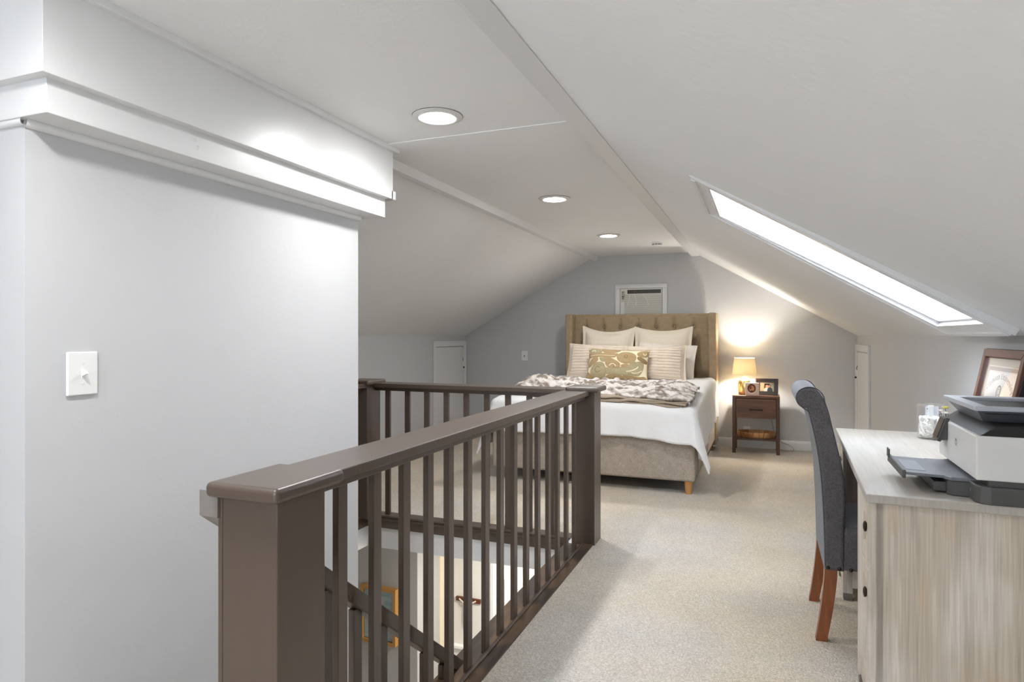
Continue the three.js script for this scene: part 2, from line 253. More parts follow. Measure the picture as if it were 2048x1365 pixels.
// small access doors in the knee walls
function kneeDoor(name, side, z0, z1, top, label) {
  const x = side > 0 ? XR : XL, s = -side, g = structGroup(name, label, 'door', [x, 0, 0]);
  const bx = (a, b, y0, y1, za, zb, r) => B(Math.min(s * a, s * b), Math.max(s * a, s * b), y0, y1, za, zb, r);
  obj('leaf', bx(0.0, 0.010, 0.02, top - 0.075, z0 + 0.07, z1 - 0.07, 0.003), M.door, g);
  obj('frame', [bx(0, 0.016, 0, top - 0.0625, z0, z0 + 0.062, 0.003), bx(0, 0.016, 0, top - 0.0625, z1 - 0.062, z1, 0.003), bx(0, 0.0165, top - 0.062, top, z0, z1, 0.003), bx(0.008, 0.024, 0, top - 0.016, z0 - 0.004, z0 + 0.014, 0.004), bx(0.008, 0.024, 0, top - 0.016, z1 - 0.014, z1 + 0.004, 0.004), bx(0.008, 0.0245, top - 0.014, top + 0.004, z0 - 0.004, z1 + 0.004, 0.004)], M.trim, g);
  const zc = z0 + 0.085;
  obj('latch', [bx(0.01, 0.018, top - 0.37, top - 0.26, zc - 0.012, zc + 0.006, 0.003)], M.white, g);
  const k = new THREE.SphereGeometry(0.011, 14, 10); k.translate(s * 0.028, top - 0.34, zc);
  obj('knob', [k, tube([[s * 0.012, top - 0.27, zc], [s * 0.02, top - 0.245, zc + 0.006], [s * 0.012, top - 0.22, zc]], 0.003, 10, 6)], M.bronze, g);
}
kneeDoor('door_1', -1, -7.66, -6.78, 1.18, 'small white access door in the left knee wall');
kneeDoor('door_2', 1, -7.66, -6.76, 1.155, 'narrow-looking white access door in the right knee wall beyond the desk');

// skylight: casing that stands proud, shallow well, pane
const sky = structGroup('window_1', 'long bright skylight in the sloping ceiling', 'window');
{
  const th = Math.atan2(CEIL - KNEE, XR - FR), c = Math.cos(th), s = Math.sin(th), L = (x) => (x - FR) / c;
  const P = (l, d, z) => [FR + l * c - d * s, CEIL - l * s - d * c, z];       // l along the slope, d below it
  const strip = (l0, l1, za, zb, d0, d1, e = 0.01) => {                         // tapered board: proud by d0 at l0, d1 at l1
    const f = [P(l0, -e, za), P(l1, -e, za), P(l1, d1, za), P(l0, d0, za), P(l0, -e, zb), P(l1, -e, zb), P(l1, d1, zb), P(l0, d0, zb)];
    const q = [[0, 1, 2, 3], [5, 4, 7, 6], [4, 0, 3, 7], [1, 5, 6, 2], [3, 2, 6, 7], [4, 5, 1, 0]], pos = [];
    for (const [a, b, cc, d] of q) for (const i of [a, b, cc, a, cc, d]) pos.push(...f[i]);
    const g = new THREE.BufferGeometry(); g.setAttribute('position', new THREE.Float32BufferAttribute(pos, 3)); g.setAttribute('uv', new THREE.Float32BufferAttribute(new Float32Array(pos.length / 3 * 2), 2)); g.computeVertexNormals(); return g;
  };
  const la = L(-0.305), lb = L(0.868), l0 = L(-0.235), l1 = L(0.79), dep = (l) => mix(0.006, 0.028, (l - la) / (lb - la));
  obj('casing', [strip(la, lb, -2.87, -2.945, dep(la), dep(lb)), strip(la, lb, -3.665, -3.74, dep(la), dep(lb)), strip(la, l0, -2.945, -3.665, dep(la), dep(l0)), strip(l1, lb, -2.945, -3.665, dep(l1), dep(lb))], M.trim, sky);
  obj('casing_bead', [strip(la + 0.01, lb - 0.01, -2.88, -2.9, dep(la) + 0.003, dep(lb) + 0.003), strip(la + 0.01, lb - 0.01, -3.71, -3.73, dep(la) + 0.008, dep(lb) + 0.008), strip(la + 0.01, la + 0.03, -2.9, -3.71, dep(la) + 0.008, dep(la) + 0.008), strip(lb - 0.03, lb - 0.01, -2.9, -3.71, dep(lb) + 0.008, dep(lb) + 0.008)], M.trim, sky);
  obj('sash', [strip(l0 - 0.01, l1 + 0.01, -2.935, -2.96, 0.004, 0.004, 0.16), strip(l0 - 0.01, l1 + 0.01, -3.645, -3.68, 0.004, 0.004, 0.16), strip(l0 - 0.02, l0 + 0.012, -2.94, -3.67, 0.004, 0.004, 0.16), strip(l1 - 0.012, l1 + 0.02, -2.94, -3.67, 0.004, 0.004, 0.16)], M.trim, sky);
  obj('pane', strip(l0, l1, -2.95, -3.66, -0.032, -0.032, 0.04), M.glass, sky);
}
// window behind the viewer that the shiny paint mirrors
const win = structGroup('window_2', 'white framed window in the gable behind the viewer', 'window', [0, 0, ZF]);
obj('frame', [B(-1.58, -1.5, 0.57, 1.93, -0.02, 0.1), B(-0.35, -0.27, 0.57, 1.93, -0.02, 0.1), B(-1.5, -0.35, 1.85, 1.93, -0.02, 0.1), B(-1.5, -0.35, 0.57, 0.65, -0.03, 0.1), B(-1.5, -0.35, 1.23, 1.27, 0.04, 0.09)], M.trim, win);
obj('pane', B(-1.5, -0.35, 0.65, 1.85, 0.06, 0.066), M.glass, win);

// ------------------------------------------------------------------ hall below, seen through the stair opening
struct('floor_lower_hall', B(XL, XR, LOW - 0.1, LOW, ZB, ZF), M.lowFloor, 'floor of the hall below the stairs', 'floor');
struct('wall_lower_left', B(XL, -2.58, LOW, -0.236, -5.0, -4.5), M.lowGrey, 'grey hall wall below with the framed painting', 'wall');
struct('wall_lower_back', B(-2.6, XR, LOW, -0.236, -5.14, -5.0), M.lowWall, 'pale hall wall below with the crucifix', 'wall');
struct('wall_lower_right', B(-1.05, -0.95, LOW, -0.236, -5.0, -1.2), M.lowWall, 'pale side wall of the stair shaft', 'wall');
struct('trim_8', [B(-2.585, -2.565, LOW, -0.24, -5.0, -4.86, 0.003)], M.lowCream, 'cream upright casing board in the hall below', 'trim');
struct('trim_9', [B(-2.56, -2.17, -1.435, -1.405, -5.0, -4.955, 0.006), B(-2.56, -2.17, LOW, -1.43, -5.0, -4.985)], M.trim, 'white ledge and panelling low on the crucifix wall', 'trim');
struct('trim_10', [B(-2.155, -2.09, LOW, -0.3, -5.0, -4.978, 0.004), B(-2.135, -2.11, LOW, -0.3, -4.98, -4.97, 0.004)], M.trim, 'white upright casing board right of the crucifix', 'trim');
const hd = structGroup('door_3', 'white panelled door in the hall below', 'door', [-1.98, LOW, -5.0]);
obj('leaf', B(0.04, 0.86, 0.01, 2.0, 0, 0.02, 0.003), M.white, hd);
obj('frame', [B(-0.04, 0.04, 0, 1.999, 0, 0.035, 0.004), B(0.86, 0.94, 0, 1.999, 0, 0.035, 0.004), B(-0.04, 0.94, 2.0, 2.07, 0, 0.035, 0.004)], M.trim, hd);
for (const [a, b, y0, y1] of [[0.14, 0.4, 1.1, 1.88], [0.5, 0.76, 1.1, 1.88], [0.14, 0.4, 0.2, 0.95], [0.5, 0.76, 0.2, 0.95]]) obj('panel', B(a, b, y0, y1, 0.014, 0.028, 0.006), M.white, hd);
const hallLamp = thing('ceiling_lamp', 'round white ceiling lamp in the hall below, out of sight behind the floor edge', 'ceiling lamp', [-1.6, -0.236, -4.3]);
{
  const g = new THREE.LatheGeometry([[0, -0.075], [0.09, -0.066], [0.14, -0.035], [0.15, -0.012], [0.15, -0.01]].map(([a, b]) => new THREE.Vector2(a, b)), 32);
  obj('shade', g, std(0xf4f0e8, 0.5, { emissive: new THREE.Color(...HALL.color), emissiveIntensity: HALL.glow }), hallLamp); obj('base', cyl(0, -0.012, 0, 0.16, 0.16, 0.012, 32), M.white, hallLamp);
  const l = new THREE.RectAreaLight(new THREE.Color(...HALL.color), HALL.nits, 0.26, 0.26); l.position.set(0, -0.08, 0); l.rotation.x = -Math.PI / 2; hallLamp.add(l);
}
// painting in a wooden frame
{
  const p = thing('framed_painting', 'pale blue abstract painting in a thick golden wooden frame in the hall below', 'painting', [-2.918, -1.245, -4.5]);
  const w = 0.335, h = 0.455, d = 0.055;
  const gw = phys(0xb98a4a, 0.45);
  for (const g of bars(-w / 2, w / 2, 0, h, 0.026, 0, d, 0.002)) obj('frame_bar', g, gw, p);
  const art = canvasTex(256, 350, (c, W, H) => { c.fillStyle = '#a9bcc4'; c.fillRect(0, 0, W, H); for (let i = 0; i < 90; i++) { c.fillStyle = ['#8fb3b8', '#c3cdd1', '#b5a7b3', '#7fa9b0', '#d3d6d8', '#9aa8bd'][i % 6]; c.globalAlpha = 0.35; c.fillRect(rr(-40, W), rr(-20, H), rr(30, 110), rr(10, 60)); } });
  const a = new THREE.PlaneGeometry(w - 0.06, h - 0.06); const back = B(-w / 2 + 0.02, w / 2 - 0.02, 0.02, h - 0.02, 0, 0.034);
  obj('backing', back, std(0x3a2a22, 0.7), p); obj('canvas', a.translate(0, h / 2, 0.0355), std(0xffffff, 0.7, { map: art }), p, true);
}
// crucifix
{
  const c = thing('crucifix', 'small dark wooden crucifix with a pale figure on the hall wall below', 'crucifix', [-2.36, -1.01, -5.0]);
  const wood = phys(0x5b2f18, 0.4), pale = std(0xcfc6b8, 0.45);
  obj('upright', B(-0.018, 0.018, -0.24, 0.1, 0.004, 0.024, 0.003), wood, c); obj('crossbar', B(-0.115, 0.115, -0.018, 0.018, 0.004, 0.026, 0.003), wood, c);
  obj('figure', [tube([[-0.078, 0.006, 0.034], [-0.04, -0.014, 0.042], [0, -0.03, 0.046], [0.04, -0.014, 0.042], [0.078, 0.006, 0.034]], 0.0065, 20, 8), tube([[0, -0.022, 0.046], [0.002, -0.06, 0.048], [-0.004, -0.1, 0.046], [0.004, -0.15, 0.05], [0, -0.195, 0.038]], 0.011, 20, 8), new THREE.SphereGeometry(0.014, 12, 10).translate(0.004, -0.004, 0.05)], pale, c);
}
// staircase (seen only in slivers)
{
  const st = structGroup('staircase', 'carpeted stairs going down beside the stair wall', 'staircase');
  const n = 14, rise = 2.85 / (n + 1), run = rise / 0.768;
  for (let i = 0; i < n; i++) { const y = -rise * (i + 1), z = -1.03 - run * i; obj('tread', B(-1.94, -1.13, y - 0.04, y, z - run - 0.02, z, 0.006), M.carpet, st); obj('riser', B(-1.94, -1.13, y - rise, y - 0.02, z - run - 0.0, z - run + 0.018), M.white, st); }
  obj('stringer', prismX([[-1.03, -0.02], [-1.03, -0.36], [-1.03 - run * n, -rise * n - 0.3], [-1.03 - run * n, -rise * n + 0.04]], -1.13, -1.06), M.brown, st);
}

// ------------------------------------------------------------------ railings
const balGeo = RoundedBox(0.019, 0.9, 0.040, 0.002), balGeoX = RoundedBox(0.038, 0.9, 0.019, 0.002);
function RoundedBox(w, h, d, r) { const g = new RoundedBoxGeometry(w, h, d, 2, r); g.translate(0, h / 2, 0); return boxUV(g); }
function newel(parent, x0, x1, z0, z1, top, cx0, cx1, cz0, cz1, seam) {
  const p = obj('newel_post', [B(x0, x1, -0.01, top - 0.03, z0, z1, 0.003)], M.brown, parent);
  if (seam) obj('side_board', B(x0 - 0.012, x0, -0.01, top - 0.03, z0 + 0.004, z1, 0.002), M.brown, p);
  obj('cap', B(cx0, cx1, top - 0.032, top, cz0, cz1, 0.012), M.brown, p);
  return p;
}
const rail1 = thing('stair_guard_railing', 'long dark brown railing with square balusters running from the foreground toward the bed', 'railing');
newel(rail1, -1.064, -0.918, -1.19, -1.038, 0.945, -1.088, -0.896, -1.235, -1.012, true);
newel(rail1, -1.085, -0.944, -3.90, -3.742, 0.945, -1.115, -0.912, -3.925, -3.70, false);
obj('handrail', B(-1.135, -0.972, 0.893, 0.921, -3.745, -1.19, 0.004), M.brown, rail1);
obj('subrail', B(-1.065, -1.0, 0.868, 0.894, -3.745, -1.19, 0.003), M.brown, rail1);
for (const z of [-1.342, -1.499, -1.654, -1.803, -1.948, -2.097, -2.254, -2.404, -2.558, -2.709, -2.866, -3.025, -3.178, -3.338, -3.495]) {
  const b = obj('baluster', balGeo.clone(), M.brown, rail1, true); b.position.set(-1.0295, 0.002, z * 1.025 - 0.020); b.scale.y = 0.97;
}
const rail2 = thing('stair_guard_railing', 'shorter dark brown railing across the far side of the stair opening', 'railing');
newel(rail2, -2.68, -2.535, -3.90, -3.735, 0.945, -2.7, -2.505, -3.93, -3.705, false);
obj('handrail', B(-2.535, -1.085, 0.893, 0.921, -3.96, -3.80, 0.004), M.brown, rail2);
obj('subrail', B(-2.535, -1.085, 0.868, 0.894, -3.9, -3.84, 0.003), M.brown, rail2);
for (const x of [-2.452, -2.296, -2.146, -1.998, -1.85, -1.703, -1.555, -1.409, -1.262]) { const b = obj('baluster', balGeoX.clone(), M.brown, rail2, true); b.position.set(x * 1.006 + 0.018, 0.002, -3.865); b.scale.y = 0.97; }
const rail3 = thing('stair_guard_railing', 'end of a dark brown railing just showing at the edge of the stair wall', 'railing');
obj('handrail', B(-2.69, -2.53, 0.893, 0.921, -3.735, -2.78, 0.004), M.brown, rail3);
obj('subrail', B(-2.64, -2.58, 0.868, 0.894, -3.735, -2.78, 0.003), M.brown, rail3);
for (let i = 0; i < 5; i++) { const b = obj('baluster', balGeo.clone(), M.brown, rail3, true); b.position.set(-2.61, 0.002, -3.58 + i * 0.155); b.scale.y = 0.97; }
// sloping stair rail inside the opening
{
  const r4 = thing('stair_handrail', 'sloping dark brown handrail with balusters going down the stairs', 'handrail');
  const k = 0.768, yt = (z) => 0.923 + k * (z + 1.03);
  obj('handrail', prismX([[-1.12, yt(-1.12)], [-1.12, yt(-1.12) - 0.055], [-4.2, yt(-4.2) - 0.055], [-4.2, yt(-4.2)]], -1.12, -1.07, 0.004), M.brown, r4);
  obj('rail_end', prismX([[-1.03, yt(-1.03)], [-1.03, yt(-1.03) - 0.055], [-1.125, yt(-1.125) - 0.055], [-1.125, yt(-1.125)]], -1.12, -1.07, 0.003), M.greyWood, r4).userData.label = 'bare grey sawn end of the handrail';
  for (let i = 0; i < 20; i++) { const z = -1.42 - i * 0.135, y1 = yt(z) - 0.05, y0 = y1 - 0.92; obj('baluster', B(-1.105, -1.085, y0, y1, z - 0.02, z + 0.02, 0.002), M.brown, r4); }
}

// ------------------------------------------------------------------ ceiling fittings
const dlDisc = std(0xffffff, 0.5, { emissive: new THREE.Color(...LAMP.color), emissiveIntensity: LAMP.glow });
function downlight(z, y, x, label) {
  const t = thing('ceiling_downlight', label, 'ceiling light', [x, y, z], 0, 'recessed ceiling lights');
  const ring = new THREE.LatheGeometry([[0.074, -0.004], [0.076, -0.010], [0.088, -0.012], [0.108, -0.006], [0.113, 0.0], [0.074, 0.0]].map(([a, b]) => new THREE.Vector2(a, b)), 48);
  obj('trim_ring', ring, M.plastic, t);
  const dome = new THREE.LatheGeometry([[0, -0.018], [0.03, -0.017], [0.052, -0.013], [0.067, -0.007], [0.074, -0.001]].map(([a, b]) => new THREE.Vector2(a, b)), 48);
  obj('diffuser', dome, dlDisc, t);
  const l = new THREE.SpotLight(new THREE.Color(...LAMP.color), LAMP.cd, 0, 1.5, 1, 2); l.position.set(0, -0.022, 0); l.target.position.set(0, -1, 0); l.castShadow = true; l.shadow.radius = 3; t.add(l, l.target);
}
downlight(1.05, CEIL, -1.36, 'round ceiling light behind the viewer, near the window');
downlight(-0.74, CEIL, -1.36, 'round ceiling light overhead, just out of view above the stair head');
downlight(-2.523, CEIL, -1.345, 'nearest and largest of the lit round ceiling lights');
downlight(-4.32, CEIL - 0.004, -1.378, 'middle one of the lit round ceiling lights');
downlight(-6.09, CEIL - 0.004, -1.398, 'farthest lit round ceiling light, beside the smoke detector');
{
  const t = thing('smoke_detector', 'white smoke detector on the ceiling beyond the lights', 'smoke detector', [-1.037, CEIL - 0.004, -6.72]);
  obj('housing', new THREE.LatheGeometry([[0, -0.038], [0.035, -0.038], [0.045, -0.033], [0.048, -0.02], [0.056, -0.016], [0.058, 0]].map(([a, b]) => new THREE.Vector2(a, b)), 32), M.white, t);
  for (let i = 0; i < 10; i++) { const a = i / 10 * Math.PI * 2, g = B(-0.011, 0.011, -0.029, -0.023, 0.043, 0.0485); g.rotateY(a); obj('vent_slot', g, M.dark, t); }
}

// ------------------------------------------------------------------ wall fittings
{
  const t = thing('light_switch', 'white toggle switch plate on the stair wall in the foreground', 'light switch', [-1.94, 1.135, -1.345]);
  obj('plate', B(0, 0.009, -0.066, 0.066, -0.0475, 0.0475, 0.004), M.white, t);
  obj('collar', B(0.006, 0.0105, -0.013, 0.013, -0.006, 0.006, 0.001), M.white, t);
  obj('toggle', B(0.006, 0.026, -0.011, 0.001, -0.0045, 0.0045, 0.002).rotateZ(0.35), M.white, t);
  for (const y of [0.03, -0.03]) { const g = cyl(0, 0, 0, 0.0035, 0.003, 0.0015, 12); g.rotateZ(-Math.PI / 2); obj('screw', g.translate(0.009, y, 0), M.plastic, t); }
  const u = thing('light_switch', 'small white switch plate on the back wall left of the bed', 'light switch', [-2.845, 0.995, ZB]);
  obj('plate', B(-0.04, 0.04, -0.062, 0.062, 0, 0.007, 0.003), M.white, u); obj('toggle', B(-0.006, 0.006, -0.014, 0.01, 0.004, 0.02, 0.002), std(0x8d8c88, 0.4), u);
}
// window air conditioner set in the wall
{
  const t = thing('air_conditioner', 'white through-wall air conditioner above the headboard', 'air conditioner', [-1.37, 1.4, ZB]);
  const x0 = -0.30, x1 = 0.302, y1 = 0.457;
  const fr = [B(x0, x0 + 0.05, 0.0405, y1 - 0.0425, 0, 0.025, 0.003), B(x1 - 0.05, x1, 0.0405, y1 - 0.0425, 0, 0.025, 0.003), B(x0, x1, y1 - 0.042, y1, 0, 0.0255, 0.003), B(x0, x1, 0, 0.04, 0, 0.0255, 0.003), B(x0 - 0.004, x0 + 0.010, 0, y1 - 0.0105, 0.01, 0.034, 0.004), B(x1 - 0.010, x1 + 0.004, 0, y1 - 0.0105, 0.01, 0.034, 0.004), B(x0 - 0.004, x1 + 0.004, y1 - 0.010, y1 + 0.004, 0.01, 0.0345, 0.004)];
  obj('casing', fr, M.trim, t);
  const ac = std(0xe6e4dc, 0.45), f0 = x0 + 0.055, f1 = x1 - 0.055;
  obj('body', B(f0, f1, 0.03, y1 - 0.045, 0, 0.02, 0.004), ac, t); obj('grille_backing', B(f0 + 0.05, f1 - 0.008, 0.05, y1 - 0.117, 0.016, 0.0205), std(0xa9a79c, 0.6), t);
  obj('outlet', B(f0 + 0.085, f1 - 0.012, y1 - 0.106, y1 - 0.06, 0.014, 0.022), M.dark, t);
  for (let i = 0; i < 5; i++) obj('outlet_slat', B(f0 + 0.085, f1 - 0.012, y1 - 0.103 + i * 0.0095, y1 - 0.1 + i * 0.0095, 0.02, 0.026), std(0x6b665c, 0.5), t);
  for (let i = 0; i < 3; i++) obj('outlet_vane', B(f0 + 0.17 + i * 0.085, f0 + 0.173 + i * 0.085, y1 - 0.105, y1 - 0.061, 0.02, 0.024), std(0x55504a, 0.5), t);
  for (let i = 0; i < 19; i++) obj('grille_slat', B(f0 + 0.06 - 0.0016 * i, f1 - 0.01, y1 - 0.128 - i * 0.0125, y1 - 0.1205 - i * 0.0125, 0.018, 0.026, 0.001), ac, t);
  for (const pts of [[[0.115, 0.115], [0.105, 0.18], [0.085, 0.25]], [[0.165, 0.115], [0.19, 0.18], [0.185, 0.25]], [[0.265, 0.115], [0.315, 0.18], [0.335, 0.25]]])
    obj('grille_rib', tube(pts.map(([a, b]) => [f0 + a, y1 - b, 0.026]), 0.0042, 16, 6), M.white, t);
  const panel = canvasTex(128, 256, (c) => { c.fillStyle = '#b9b8a2'; c.fillRect(0, 0, 128, 256); c.fillStyle = '#23211d'; c.fillRect(34, 22, 34, 34); c.fillRect(30, 72, 26, 18); c.fillRect(16, 132, 72, 26); c.fillRect(16, 178, 66, 20); c.fillStyle = '#e8e6dc'; c.fillRect(72, 30, 22, 20); c.fillStyle = '#6d6a52'; c.fillRect(74, 96, 16, 14); c.fillRect(48, 218, 20, 14); });
  obj('control_panel', new THREE.PlaneGeometry(0.043, 0.115).translate(f0 + 0.036, y1 - 0.128, 0.0212), std(0xffffff, 0.5, { map: panel }), t, true);
  const logo = canvasTex(128, 32, (c) => { c.fillStyle = '#d8d6cb'; c.fillRect(0, 0, 128, 32); c.fillStyle = '#77777c'; c.beginPath(); c.arc(18, 16, 10, 0, 7); c.fill(); c.fillRect(34, 11, 78, 10); });
  obj('badge', new THREE.PlaneGeometry(0.044, 0.011).translate(f0 + 0.032, y1 - 0.197, 0.0212), std(0xffffff, 0.5, { map: logo }), t, true);
}

// ------------------------------------------------------------------ bed
const BX0 = -2.232, BX1 = -0.51, BF = -5.2;
{
  const t = thing('bed', 'upholstered queen bed with tufted wingback headboard and grey-beige base', 'bed');
  // headboard
  const hx0 = -2.115, hx1 = -0.57, cols = [-1.983, -1.77, -1.573, -1.362, -1.156, -0.954, -0.739], rows = [1.35, 1.18, 1.0, 0.822];
  const zf = -7.47, hb = sheet((u, v) => {
    const x = mix(hx0, hx1, u), y = mix(0.3, 1.5, v); let z = zf + 0.03 * (1 - Math.pow(Math.abs(2 * v - 1), 14));
    let dx = 9; for (const c of cols) dx = Math.min(dx, Math.abs(x - c));
    z -= 0.012 * Math.exp(-dx * dx / 0.00012) + 0.010 * Math.exp(-dx / 0.035);
    for (const c of cols) for (const r of rows) { const d2 = (x - c) ** 2 + (y - r) ** 2; if (d2 < 0.02) z -= 0.028 * Math.exp(-d2 / 0.0007); }
    return [x, y, z];
  }, 190, 120, 0.1);
  const head = obj('headboard', hb, M.linenTan, t);
  obj('headboard_top', B(hx0, hx1, 1.44, 1.502, -7.56, zf + 0.012, 0.02), M.linenTan, head);
  const bg = new THREE.SphereGeometry(0.013, 12, 8); bg.scale(1, 1, 0.6);
  for (const c of cols) for (const r of rows) obj('button', bg.clone().translate(c, r, zf + 0.002), M.linenTan, head);
  for (const [a, b] of [[-2.195, -2.112], [-0.573, -0.49]]) obj('headboard_wing', B(a, b, 0.06, 1.503, -7.6, -7.3, 0.018), M.linenTan, t);
  // base
  obj('foot_panel', B(BX0, BX1, 0.1, 0.47, BF - 0.07, BF, 0.022), M.linenGrey, t);
  obj('side_panel', B(BX1 - 0.06, BX1 - 0.012, 0.1, 0.47, -7.46, BF - 0.04, 0.01), M.linenGrey, t);
  obj('side_panel', B(BX0 + 0.012, BX0 + 0.06, 0.1, 0.47, -7.46, BF - 0.04, 0.01), M.linenGrey, t);
  for (const [a, b] of [[-7.28, -6.42], [-6.38, -5.52]]) { const d = obj('drawer', B(BX1 - 0.02, BX1 + 0.004, 0.125, 0.40, a, b, 0.008), M.linenGrey, t); obj('pull_tab', B(BX1, BX1 + 0.012, 0.355, 0.385, (a + b) / 2 - 0.03, (a + b) / 2 + 0.03, 0.004), M.linenTan, d); }
  const leg = (x, z, m) => obj('leg', cyl(x, 0, z, 0.024, 0.034, 0.105, 24), m, t);
  leg(-0.562, -5.245, M.legWood); leg(-2.175, -5.245, M.legOrange); leg(-0.56, -7.4, M.legWood); leg(-2.175, -7.4, M.legWood);
  obj('slat_deck', B(BX0 + 0.05, BX1 - 0.05, 0.13, 0.16, -7.46, BF - 0.06), M.dark, t);
  obj('mattress', B(BX0 + 0.08, BX1 - 0.08, 0.40, 0.67, -7.38, BF - 0.09, 0.05), M.white, t);
}
const topY = (x, z) => 0.715 + 0.075 * sm(-5.2, -6.5, z) - 0.03 * sm(-1.0, -0.45, x) * sm(-6.4, -5.2, z) + 0.008 * (noise2(x * 3, z * 3, 5) - 0.5) * 2;
function surf(x, z) {   // height of the made-up bed, edges rounded
  const R = 0.07, ex = Math.max(0, x - (-0.482 - R), (-2.258 + R) - x), ez = Math.max(0, z - (-5.165 - R)), d = Math.min(0.999, Math.hypot(ex, ez) / R);
  return topY(Math.min(x, -0.552), Math.min(z, -5.235)) - R * (1 - Math.sqrt(1 - d * d));
}
function drape(a, b) {   // a across, b toward the foot: cloth coordinates in metres
  const R = 0.07, e0 = -2.258 + R, e1 = -0.482 - R, ef = -5.165 - R;
  const cx = Math.min(e1, Math.max(e0, a)), cz = Math.min(ef, b), ex = a - cx, ez = b - cz, d = Math.hypot(ex, ez);
  let y = topY(cx, cz), x = cx, z = cz;
  if (d > 0) {
    const q = R * Math.PI / 2, th = Math.min(d / R, Math.PI / 2), rest = Math.max(0, d - q), dx = ex / d, dz = ez / d, diag = Math.min(1, 2.2 * Math.min(Math.abs(dx), Math.abs(dz)));
    const out = R * Math.sin(th) + rest * (0.05 + 0.24 * diag) + 0.012 * Math.sin((Math.abs(dx) > Math.abs(dz) ? z : x) * 17 + 1.3 * noise2(x * 4, z * 4, 9) * 6) * sm(0, 0.25, rest) * (1 - diag);
    x += dx * out; z += dz * out; y -= R * (1 - Math.cos(th)) + rest * (0.985 - 0.03 * diag);
  }
  y += 0.010 * (noise2(a * 9, b * 9, 15) - 0.5) + 0.014 * (noise2(a * 3.7 + 4, b * 3.7, 16) - 0.5);
  return [x, y, z];
}
{
  const g = sheet((u, v) => {
    const b = mix(-7.25, -4.915 + 0.012 * noise2(u * 14, 3, 2), v), a = mix(-2.64, -0.115 + 0.02 * noise2(v * 14, 1, 2), u);
    return drape(a, b);
  }, 150, 130, 0.014, -1);
  tag(obj('duvet', g, M.duvet, scene), 'white duvet hanging over the foot and sides of the bed', 'duvet');
}
// chunky throw blanket
{
  const t = thing('throw_blanket', 'fluffy braided taupe and white throw lying across the foot of the bed', 'blanket');
  const braid = (x, z) => {
    const w = 0.05 * (noise2(x * 6, z * 6, 33) - 0.5), a = Math.abs(Math.sin((x * 15 + z * 21) + w * 38)), b = Math.abs(Math.sin((x * 17 - z * 18) + w * 34 + 1));
    return Math.pow(Math.max(a, b), 0.7) * 0.75 + 0.5 * (noise2(x * 14, z * 14, 35) - 0.5) + 0.45 * (noise2(x * 34, z * 34, 37) - 0.5);
  };
  const g = sheet((u, v) => {
    const x = mix(-2.16, -0.545, u) + 0.03 * (noise2(v * 5, 2, 31) - 0.5), near = -5.205 - 0.05 * noise2(u * 7, 1, 32) - 0.13 * sm(0.85, 0.3, u), far = -6.05 - 0.1 * noise2(u * 6, 5, 34) + 0.2 * sm(0.85, 1, u);
    const z = mix(far, near, v), edge = Math.min(1, 9 * Math.min(u, 1 - u, v * 0.8, (1 - v) * 0.8));
    const hump = 0.055 * Math.exp(-(((x + 2.02) / 0.2) ** 2 + ((z + 5.68) / 0.28) ** 2)) + 0.014 * sm(-1.0, -0.65, x);
    return [x, surf(x, z) + 0.034 + edge ** 0.5 * (0.004 + 0.056 * braid(x, z)) + hump, z];
  }, 260, 150, 0.028, -1);
  obj('pile_side', g, M.fur, t, true);
  for (const [dz, dy, x0, x1, q] of [[0.0, 0.018, -1.9, -0.565, 1], [0.014, 0.006, -1.8, -0.575, 4], [0.022, -0.004, -1.6, -0.6, 7]]) {
    const f = sheet((u, v) => {
      const x = mix(x0, x1, u), z = mix(-5.5, -5.195 + dz - 0.035 * noise2(u * 8, q, 41) - 0.05 * sm(0.6, 0, u), v);
      return [x, surf(x, z) + 0.014 + dy + 0.020 * (noise2(x * 7, z * 9, 43 + q) - 0.5) * sm(0, 0.3, v), z];
    }, 80, 24, 0.012, -1);
    obj('lining_fold', f, M.furBack, t);
  }
}
// pillows
function pillow(name, label, geos, mat, pos, lean, roll = 0, yaw = 0, group) {
  const m = obj(name, geos, mat, scene, true); m.position.set(...pos); m.rotation.set(lean, yaw, roll, 'YXZ'); return tag(m, label, 'pillow', group);
}
pillow('euro_pillow', 'large square cream pillow against the left half of the headboard', cushion(0.61, 0.60, 0.17, { pinch: 0.06, flange: 0.12, seedN: 3, sag: 0.045 }), M.cream, [-1.685, 1.06, -7.28], -0.16, -0.03, 0.03, 'large cream pillows');
pillow('euro_pillow', 'large square cream pillow against the right half of the headboard', cushion(0.64, 0.58, 0.17, { pinch: 0.05, flange: 0.12, seedN: 8, sag: 0.035 }), M.cream, [-1.06, 1.065, -7.28], -0.16, 0.0, -0.03, 'large cream pillows');
pillow('sleeping_pillow', 'plain white pillow whose edge shows behind the right pleated pillow', cushion(0.62, 0.40, 0.11, { pinch: 0.04, flange: 0.08, seedN: 12 }), M.whiteCotton, [-1.0, 0.965, -7.11], -0.28, -0.06, -0.05);
pillow('pleated_pillow', 'blush pillow with horizontal pleats at the left side of the bed', cushion(0.645, 0.40, 0.17, { pinch: 0.04, pleats: 12, n: 132, seedN: 5 }), M.pleat, [-1.722, 0.957, -6.93], -0.3, -0.04, 0.06, 'pleated pillows');
pillow('pleated_pillow', 'blush pillow with horizontal pleats at the right, next to the patterned cushion', cushion(0.655, 0.39, 0.17, { pinch: 0.04, pleats: 12, n: 132, seedN: 6, flange: 0.05 }), M.pleat, [-1.088, 0.953, -6.91], -0.3, 0.02, -0.04, 'pleated pillows');
